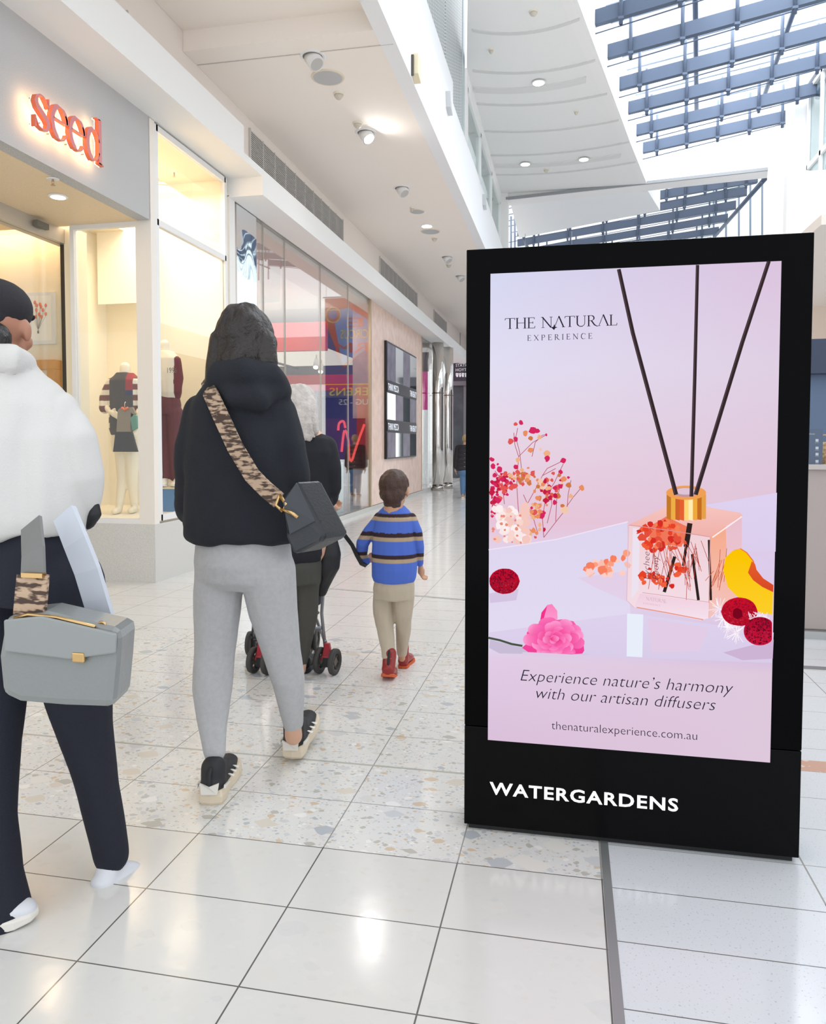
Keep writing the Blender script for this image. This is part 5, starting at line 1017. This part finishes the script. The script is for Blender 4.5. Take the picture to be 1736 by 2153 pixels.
# ================= woman in white jacket at the left edge
Y = 1.78; pm = 1590/(1.78*.979+1.35*.2); W0 = thing('person', 'woman in black cap, white jacket and navy wide trousers carrying a grey bag', 'person', (-1.45, 1.75, 0))
fr = frame(-.25, 1); hc = J(-4, 690, .02); b = MB(); head(b, hc, fr, 1.0); b.capsule([J(10, 860), J(20, 1000), J(30, 1120)], [.09, .09, .10], 14)
b.capsule([J(-10, 1200), J(-14, 1500, -.03), J(-10, 1880, -.10)], [.06, .035, .03], 12); b.capsule([J(115, 1200), J(176, 1530, .08), J(232, 1800, .13)], [.06, .035, .022], 12)
for a_, e_, w_ in ((J(112, 880), J(150, 1000, .02), J(120, 1085, .1)), (J(-95, 880), J(-140, 1010), J(-110, 1100, .12))): b.capsule([a_, e_, w_], [.030, .028, .024], 10); hand(b, w_, (-.2, .5, -.7), (0, 1, .2), .9, .7)
organic('body', b, SKIN2, W0, .007, 3); eyes(hc, fr, 1, W0)
NV = mat('navy_trousers', (22, 25, 40), .85, bump=.2)
b = MB(); b.loft([(J(35, 1070), 120/pm, .13), (J(45, 1140), 135/pm, .15), (J(52, 1210), 140/pm, .16), (J(60, 1260), 135/pm, .15)], 26)
limb(b, [(5, 1230, 72, 0), (-6, 1400, 62, -.02), (-18, 1560, 56, -.04), (-20, 1720, 52, -.07), (-14, 1840, 55, -.10), (0, 1925, 60, -.11)]); limb(b, [(128, 1230, 88, 0), (158, 1400, 78, .04), (178, 1530, 60, .08), (205, 1660, 44, .1), (226, 1760, 38, .12), (234, 1800, 36, .13)])
organic('trousers', b, NV, W0, .009, 5, folds=.012, fscale=7, stretch=(1, 1, .2))
WJ = mat('white_jacket', (208, 207, 204), .75, bump=.15, bscale=200)
b = MB(); b.loft([(J(0, 742), 58/pm, .075), (J(2, 775), 74/pm, .09), (J(8, 808), 108/pm, .11), (J(16, 850), 140/pm, .14), (J(26, 920), 156/pm, .16), (J(28, 1010), 164/pm, .17), (J(26, 1090), 168/pm, .18), (J(22, 1118), 164/pm, .175)], 32)
limb(b, [(120, 868, 46, 0), (158, 925, 46, 0), (170, 1000, 42, .01), (168, 1066, 36, .04)]); limb(b, [(-100, 872, 48, 0), (-140, 950, 48, 0), (-150, 1030, 44, .02), (-120, 1080, 38, .08)]); b.capsule([J(-45, 752, 0), J(-30, 748, -.08), J(30, 752, -.09), J(52, 765, 0)], .03, 12)

organic('jacket', b, WJ, W0, .009, 4, folds=.020, fscale=6, stretch=(2.2, 1, .22))
b = MB(); b.capsule([J(196, 1052, .03), J(200, 1080, .03), J(186, 1100, .04), J(150, 1106, .05)], [11/pm, 15/pm, 15/pm, 10/pm], 12); organic('cuff', b, UPP, W0, .008, 3)
b = MB(); P = [J(x, y, d) for x, y, d in ((136, 1080, -.13), (160, 1140, -.16), (184, 1200, -.16), (202, 1260, -.15), (214, 1300, -.14))]
strap(P, .065, .014, mat('pale_shirt', (198, 204, 214), .8), 'shirt_tail', W0)
b = MB(); b.ball(hc+Vector((0, -.01, .055)), (.088, .104, .078), 22); b.ball(hc+Vector((-.01, -.035, .03)), (.084, .088, .075), 20); b.capsule([hc+fr @ Vector((-.05, .095, .045)), hc+fr @ Vector((0, .125, .04)), hc+fr @ Vector((.05, .095, .045))], [.010, .012, .010], 10)
capm = mat('black_cap', (32, 31, 36), .8, bump=.2)
me_ = organic('cap', b, capm, W0, .007, 3)
b = MB(); b.ball(hc+Vector((-.025, -.03, -.02)), (.07, .08, .06), 18); b.capsule([J(-18, 715, -.06), J(-18, 745, -.07)], [.05, .04], 12); organic('hair', b, mat('black_hair', (20, 18, 18), .4, bump=.4, bscale=100), W0, .007, 2, folds=.005, fscale=30)
WS = mat('white_sneaker', (214, 216, 222), .5)
shoe(Vector((atz(92, 1925, 0).x, atz(92, 1925, 0).y, 0))-Vector((.80, .60, 0))*.27, (.80, .60, 0), (0, 0, 1), .26, .10, .085, W0, PAT, WS, 'sneaker', (('laces', PAT),), .03)
q_ = J(218, 1858, .12); shoe(q_+Vector((0, -.06, -.02)), (.45, 1, -.28), (0, .28, 1), .26, .10, .085, W0, PAT, WS, 'sneaker', (('laces', PAT),), .03)
# grey shoulder bag
gb = thing('handbag', 'grey structured leather handbag with brass fittings and leopard strap', 'bag', J(120, 1400, -.28)); GL_ = mat('grey_leather', (132, 136, 136), .32, bump=.12, bscale=90, coat=.2)
D = -.32; b = MB(); P = [J(8, 1296, D), J(90, 1288, D), J(252, 1326, D), J(247, 1400, D), J(238, 1492, D), J(130, 1488, D), J(40, 1480, D), (J(2, 1462, D)), J(-6, 1380, D)]
MB().prism(P, (-.03, .12, 0)).build('body', GL_, gb, bevel=.02)
MB().prism([J(12, 1302, D-.003), J(90, 1294, D-.003), J(248, 1331, D-.003), J(246, 1372, D-.003), J(150, 1385, D-.003), J(14, 1368, D-.003)], (0, -.008, 0)).build('flap', mat('grey_flap', (144, 148, 148), .3), gb, bevel=.004)
MB().tube([J(30, 1300, D), J(60, 1292, D), J(120, 1298, D), J(200, 1318, D)], .004, 8).build('zip', GOLD, gb)
MB().box(J(150, 1372, D-.014), J(182, 1392, D-.004)).build('clasp', GOLD, gb, bevel=.003)
for c in ((52, 1292), (214, 1322)): MB().tube([J(c[0]+8*math.cos(a/12*6.283), c[1]-6+8*math.sin(a/12*6.283), D+.02) for a in range(13)], .003, 6).build('ring', GOLD, gb)
strap([J(62, 1298, D+.02), J(66, 1250, D+.02), J(70, 1208, D+.03)], .078, .01, WOV, 'woven_strap', gb); strap([J(70, 1212, D+.032), J(70, 1160, D+.05), J(66, 1100, D+.10)], .062, .008, mat('grey_strap', (120, 121, 120), .6), 'strap', gb)
MB().box(J(44, 1214, D+.015), J(98, 1204, D+.03)).build('buckle', GOLD, gb)
# ================= distant person
Y = 17.1; pm = 92.; W4 = thing('person', 'distant person in black puffer jacket and blue jeans near the kiosk edge', 'person', (-2.3, 17.1, 0))
hc = J(979, 924); fr = frame(.1, 1); b = MB(); head(b, hc, fr); b.capsule([J(978, 945), J(978, 990)], [.13, .13], 12)
for x in (972, 984): b.capsule([J(x, 985), J(x, 1018), J(x+1, 1044)], [.075, .05, .035], 10)
b.capsule([J(963, 945), J(959, 968), J(958, 982)], [.045, .04, .028], 10); hand(b, J(958, 984), (0, 0, -1), (0, 1, 0), 1, .3); b.capsule([J(993, 945), J(997, 968), J(998, 982)], [.045, .04, .028], 10); hand(b, J(998, 984), (0, 0, -1), (0, 1, 0), 1, .3)
organic('body', b, SKIN, W4, .012, 2); eyes(hc, fr, 1, W4)
b = MB()
for i in range(6): z = J(978, 940+i*9).z; b.loft([(Vector((J(978, 940).x, Y, z+.055)), .17+.008*i, .12), (Vector((J(978, 940).x, Y, z)), .20+.008*i, .15), (Vector((J(978, 940).x, Y, z-.055)), .17+.008*i, .12)], 20)
limb(b, [(963, 942, 7, 0), (960, 962, 7.5, 0), (958, 980, 6, 0)]); limb(b, [(993, 942, 7, 0), (996, 962, 7.5, 0), (998, 980, 6, 0)]); organic('puffer_jacket', b, mat('puffer_black', (34, 33, 40), .5), W4, .012, 1)
b = MB(); b.ball(J(978, 992), (.17, .14, .12), 16); limb(b, [(973, 995, 7.5, 0), (973, 1018, 6.5, 0), (973, 1038, 5, 0)]); limb(b, [(984, 995, 7.5, 0), (985, 1018, 6.5, 0), (986, 1038, 5, 0)]); organic('jeans', b, mat('blue_jeans', (92, 130, 170), .8), W4, .012, 2)
b = MB(); b.ball(J(979, 922, -.02), (.09, .10, .10), 14); organic('hair', b, mat('blond_hair', (176, 150, 116), .6), W4, .01, 1)
for x in (973, 986): shoe(Vector((J(x, 1044).x, Y-.08, 0)), (0, 1, 0), (0, 0, 1), .26, .09, .07, W4, PAT, mat('tan_shoe', (176, 142, 120), .6), 'shoe')
# ---------------------------------------------------------------- display window: mannequins and props
MQ = mat('mannequin', (244, 232, 208), .45)


Y = 6.72; pm = 1590/(6.72*.979+4.2*.2); m1 = thing('mannequin', 'headless mannequin in dark colour-block sweater holding a tee in front', 'mannequin', at(265, 1080, Y)); J = lambda x, y, d=0: at(x, y, Y+d)
b = MB(); b.capsule([J(263, 772), J(263, 790)], [.05, .055], 12); b.loft([(J(263, 788), .07, .05), (J(263, 802), .16, .08), (J(263, 850), .15, .09), (J(263, 890), .13, .085), (J(265, 930), .16, .1), (J(266, 950), .15, .09)], 20)
zf_ = .556
for x, dy in ((256, -.05), (276, .06)): b.capsule([J(x+2, 945), J(x+2, 1010), Vector((J(x, 1075).x, Y+dy, zf_+.05))], [.08, .055, .035], 12); b.capsule([Vector((J(x, 1075).x, Y+dy, zf_+.035)), Vector((J(x, 1075).x+.03, Y+dy-.12, zf_+.03))], [.036, .03], 10)
b.capsule([J(236, 805), J(222, 848), J(228, 862, -.08)], [.045, .04, .03], 10); hand(b, J(232, 866, -.10), (.8, -.3, -.3), (0, 0, 1), .95, .2); b.capsule([J(290, 805), J(300, 850), J(290, 870, -.08)], [.045, .04, .03], 10); hand(b, J(288, 905, -.12), (-.4, -.3, -.8), (0, 1, 0), .95, .3); b.capsule([J(290, 870, -.08), J(288, 905, -.12)], [.03, .025], 10)
organic('body', b, MQ, m1, .009, 3)
def blk(co):
    p = co.x; z = co.z; x0 = J(262, 800).x; x1 = J(275, 800).x
    if co.x < J(240, 830).x or co.x > J(288, 830).x:
        z_ = (z*28) % 3; return (232, 224, 208) if z_ < 1.4 else (112, 60, 48)
    if co.x > x1 and z > J(262, 822).z: return (150, 40, 44)
    if co.x > x1 and z > J(262, 832).z: return (44, 48, 84)
    return (66, 58, 56)
b = MB(); b.loft([(J(263, 784), .085, .07), (J(263, 800), .18, .105), (J(263, 850), .17, .12), (J(264, 900), .165, .12), (J(265, 915), .15, .11)], 22); b.capsule([J(236, 806), J(224, 838), J(220, 858, -.04)], [.06, .065, .055], 12); b.capsule([J(290, 806), J(300, 838), J(300, 862, -.04)], [.06, .065, .055], 12)
organic('sweater', b, JM, m1, .007, 3, folds=.008, colorfn=blk)
t = thing('child_shirt', 'small grey and black child tee on a hanger held by the mannequin', 'shirt', J(267, 900, -.2)); Yt = Y-.20
T_ = lambda pts, c: MB().prism([at(x, y, Yt) for x, y in pts], (0, .03, 0)).build('panel', mat(c[0], c[1], .8), t, bevel=.004)
T_([(247, 862), (256, 855), (268, 857), (278, 856), (284, 870), (274, 880), (274, 908), (244, 908), (246, 880)], ('tee_grey', (140, 128, 112))); T_([(242, 908), (276, 908), (288, 950), (237, 950)], ('tee_black', (46, 42, 46))); T_([(274, 866), (286, 874), (288, 900), (278, 906), (274, 884)], ('tee_teal', (96, 148, 132)))
MB().tube([at(256, 857, Yt-.005), at(262, 862, Yt-.005), at(269, 857, Yt-.005)], .012, 8).build('neckband', mat('tee_orange', (226, 110, 60), .7), t); MB().tube([at(262, 856, Yt), at(262, 848, Yt), at(264, 845, Yt)], .004, 6).build('hanger_hook', CHROME, t)
# blue plinth box and the second mannequin
bx = thing('blue_plinth_box', 'bright blue plinth box with brown side under the mannequin in maroon', 'plinth', (-3.95, 7.1, .555))
a = at(333, 1086, 6.62); b_ = at(376, 1026, 6.62)
MB().box((-4.13, 6.95, .556), (-3.865, 7.3, .785)).build('box', mat('box_blue', (66, 126, 188), .5), bx, bevel=.004); MB().box((-3.863, 6.95, .556), (-3.72, 7.3, .785)).build('box_side', mat('box_brown', (150, 118, 84), .6), bx, bevel=.004); MB().box((-4.14, 6.94, .785), (-3.70, 7.31, .80)).build('lid', mat('box_lid', (240, 226, 190), .5), bx)
Y = 7.12; J = lambda x, y, d=0: at(x, y, Y+d); pm = 1590/(7.12*.979+4.0*.2); m2 = thing('mannequin', 'mannequin in cream and maroon sweatshirt and maroon trousers on blue plinth', 'mannequin', at(357, 1015, Y)); zt = .801
b = MB(); b.capsule([J(346, 724), J(346, 745)], [.05, .055], 12); b.loft([(J(347, 742), .07, .05), (J(349, 756), .15, .08), (J(351, 800), .13, .08), (J(352, 840), .13, .09), (J(353, 865), .14, .09)], 18)
for x, dy in ((346, 0), (365, .05)): b.capsule([J(x, 865), J(x, 940, .02), Vector((J(x, 1005).x, Y+dy, zt+.06))], [.07, .05, .035], 12)
organic('body', b, MQ, m2, .009, 3)
def blk2(co): return (112, 42, 50) if (co.x < J(340, 800).x and co.z < J(340, 770).z) or co.x > J(373, 800).x else (244, 236, 220)
b = MB(); b.loft([(J(347, 738), .08, .07), (J(349, 754), .16, .1), (J(352, 800), .155, .115), (J(353, 826), .15, .115), (J(353, 838), .13, .1)], 22); b.capsule([J(372, 762), J(376, 795), J(372, 822, -.03)], [.05, .05, .042], 12); b.capsule([J(330, 762), J(328, 795), J(334, 822, -.03)], [.05, .05, .042], 12)
organic('sweatshirt', b, JM, m2, .007, 3, folds=.01, colorfn=blk2)
text('number_print', '1996', at(352, 784, Y-.125), (1, .1, 0), (0, 0, 1), .075, mat('print_grey', (110, 104, 96), .7), m2, width=.10, depth=.003)
b = MB(); b.loft([(J(352, 832), .12, .1), (J(352, 850), .14, .11), (J(353, 872), .13, .1)], 18)
for x, dy in ((345, 0), (366, .05)): b.capsule([J(x, 868), J(x, 930, .01), J(x, 985, dy), J(x, 1000, dy)], [.085, .07, .062, .06], 12)
organic('trousers', b, mat('maroon_trousers', (112, 54, 60), .8), m2, .008, 3, folds=.01, stretch=(1, 1, .3))
strap([J(337, 840, -.09), J(338, 900, -.085), J(339, 960, -.07), J(340, 1000, -.06)], .014, .006, MQ, 'side_stripe', m2)
for x, dy in ((346, -.02), (366, .04)): shoe(Vector((J(x, 1010).x-.01, Y+dy+.05, zt)), (.35, -1, 0), (0, 0, 1), .24, .10, .07, m2, FRAME, mat('white_shoe', (246, 242, 232), .5), 'shoe', (), .02)
hp = tag(MB().box(at(206, 640, 7.35), at(206, 478, 7.35)+Vector((.62, .02, .6))).build('display_banner', mat('panel_white', (250, 246, 238), .8)), 'plain white panel hanging in the top of the display window', 'panel')
# framed pictures on the back wall of the first shop
def picture(x0, y0, x1, y1, Yp, label, cf, fw):
    a = at(x0, y1, Yp); b = at(x1, y0, Yp); t = thing('framed_picture', label, 'picture', (a.x, Yp, a.z)); MB().box((a.x, Yp-.03, a.z), (b.x, Yp, b.z)).build('frame', cf, t, bevel=.003); MB().box((a.x+fw, Yp-.033, a.z+fw), (b.x-fw, Yp-.030, b.z-fw)).build('print', mat('print_paper', (250, 246, 236), .7), t); return t, a, b
pt, a, b = picture(48, 614, 118, 726, 6.42, 'white framed print of orange balloons on strings behind the shop door', FRAME, .035)
k = (b.x-a.x)/70; og = mat('balloon_orange', (240, 122, 84), .6); sp_ = lambda x, y: at(x, y, 6.384)
for i, (x, y) in enumerate([(66, 645), (73, 636), (77, 642), (84, 640), (86, 645), (96, 642), (76, 652), (90, 652), (82, 661), (67, 661), (75, 666), (87, 666), (96, 660)]):
    c = sp_(x, y); bl = MB().ball(c, (.014, .003, .019), 12).build('balloon', og, pt); MB().tube([c-Vector((0, 0, .018)), sp_(80, 693)], .0009, 4).build('string', mat('string_grey', (150, 140, 130), .8), bl)
c = sp_(80, 698); b2 = MB(); b2.ball(c, (.010, .003, .016), 10); b2.tube([c+Vector((0, 0, .012)), sp_(80, 692)], .002, 6); b2.build('basket', mat('sketch_grey', (120, 112, 104), .8), pt)
WD = mat('orange_wood', (214, 150, 70), .5, var=.12, vscale=12)
wf = thing('wooden_niche', 'orange wooden niche with a small framed print behind the shop door', 'niche', at(60, 830, 6.38)); a = at(30, 840, 6.38); b = at(124, 757, 6.38)
MB().box((a.x, 6.32, b.z-.09), (b.x, 6.42, b.z)).box((b.x-.09, 6.32, a.z-.4), (b.x, 6.42, b.z-.09)).box((a.x, 6.32, a.z-.4), (a.x+.09, 6.42, b.z-.09)).build('frame', WD, wf, bevel=.004); MB().box((a.x+.09, 6.39, a.z-.4), (b.x-.09, 6.415, b.z-.09)).build('back', mat('niche_back', (246, 226, 188), .7), wf)
MB().box((a.x, 6.15, 0), (b.x-.04, 6.41, a.z-.41)).build('cabinet', mat('cabinet_cream', (240, 222, 188), .6), wf, bevel=.004)
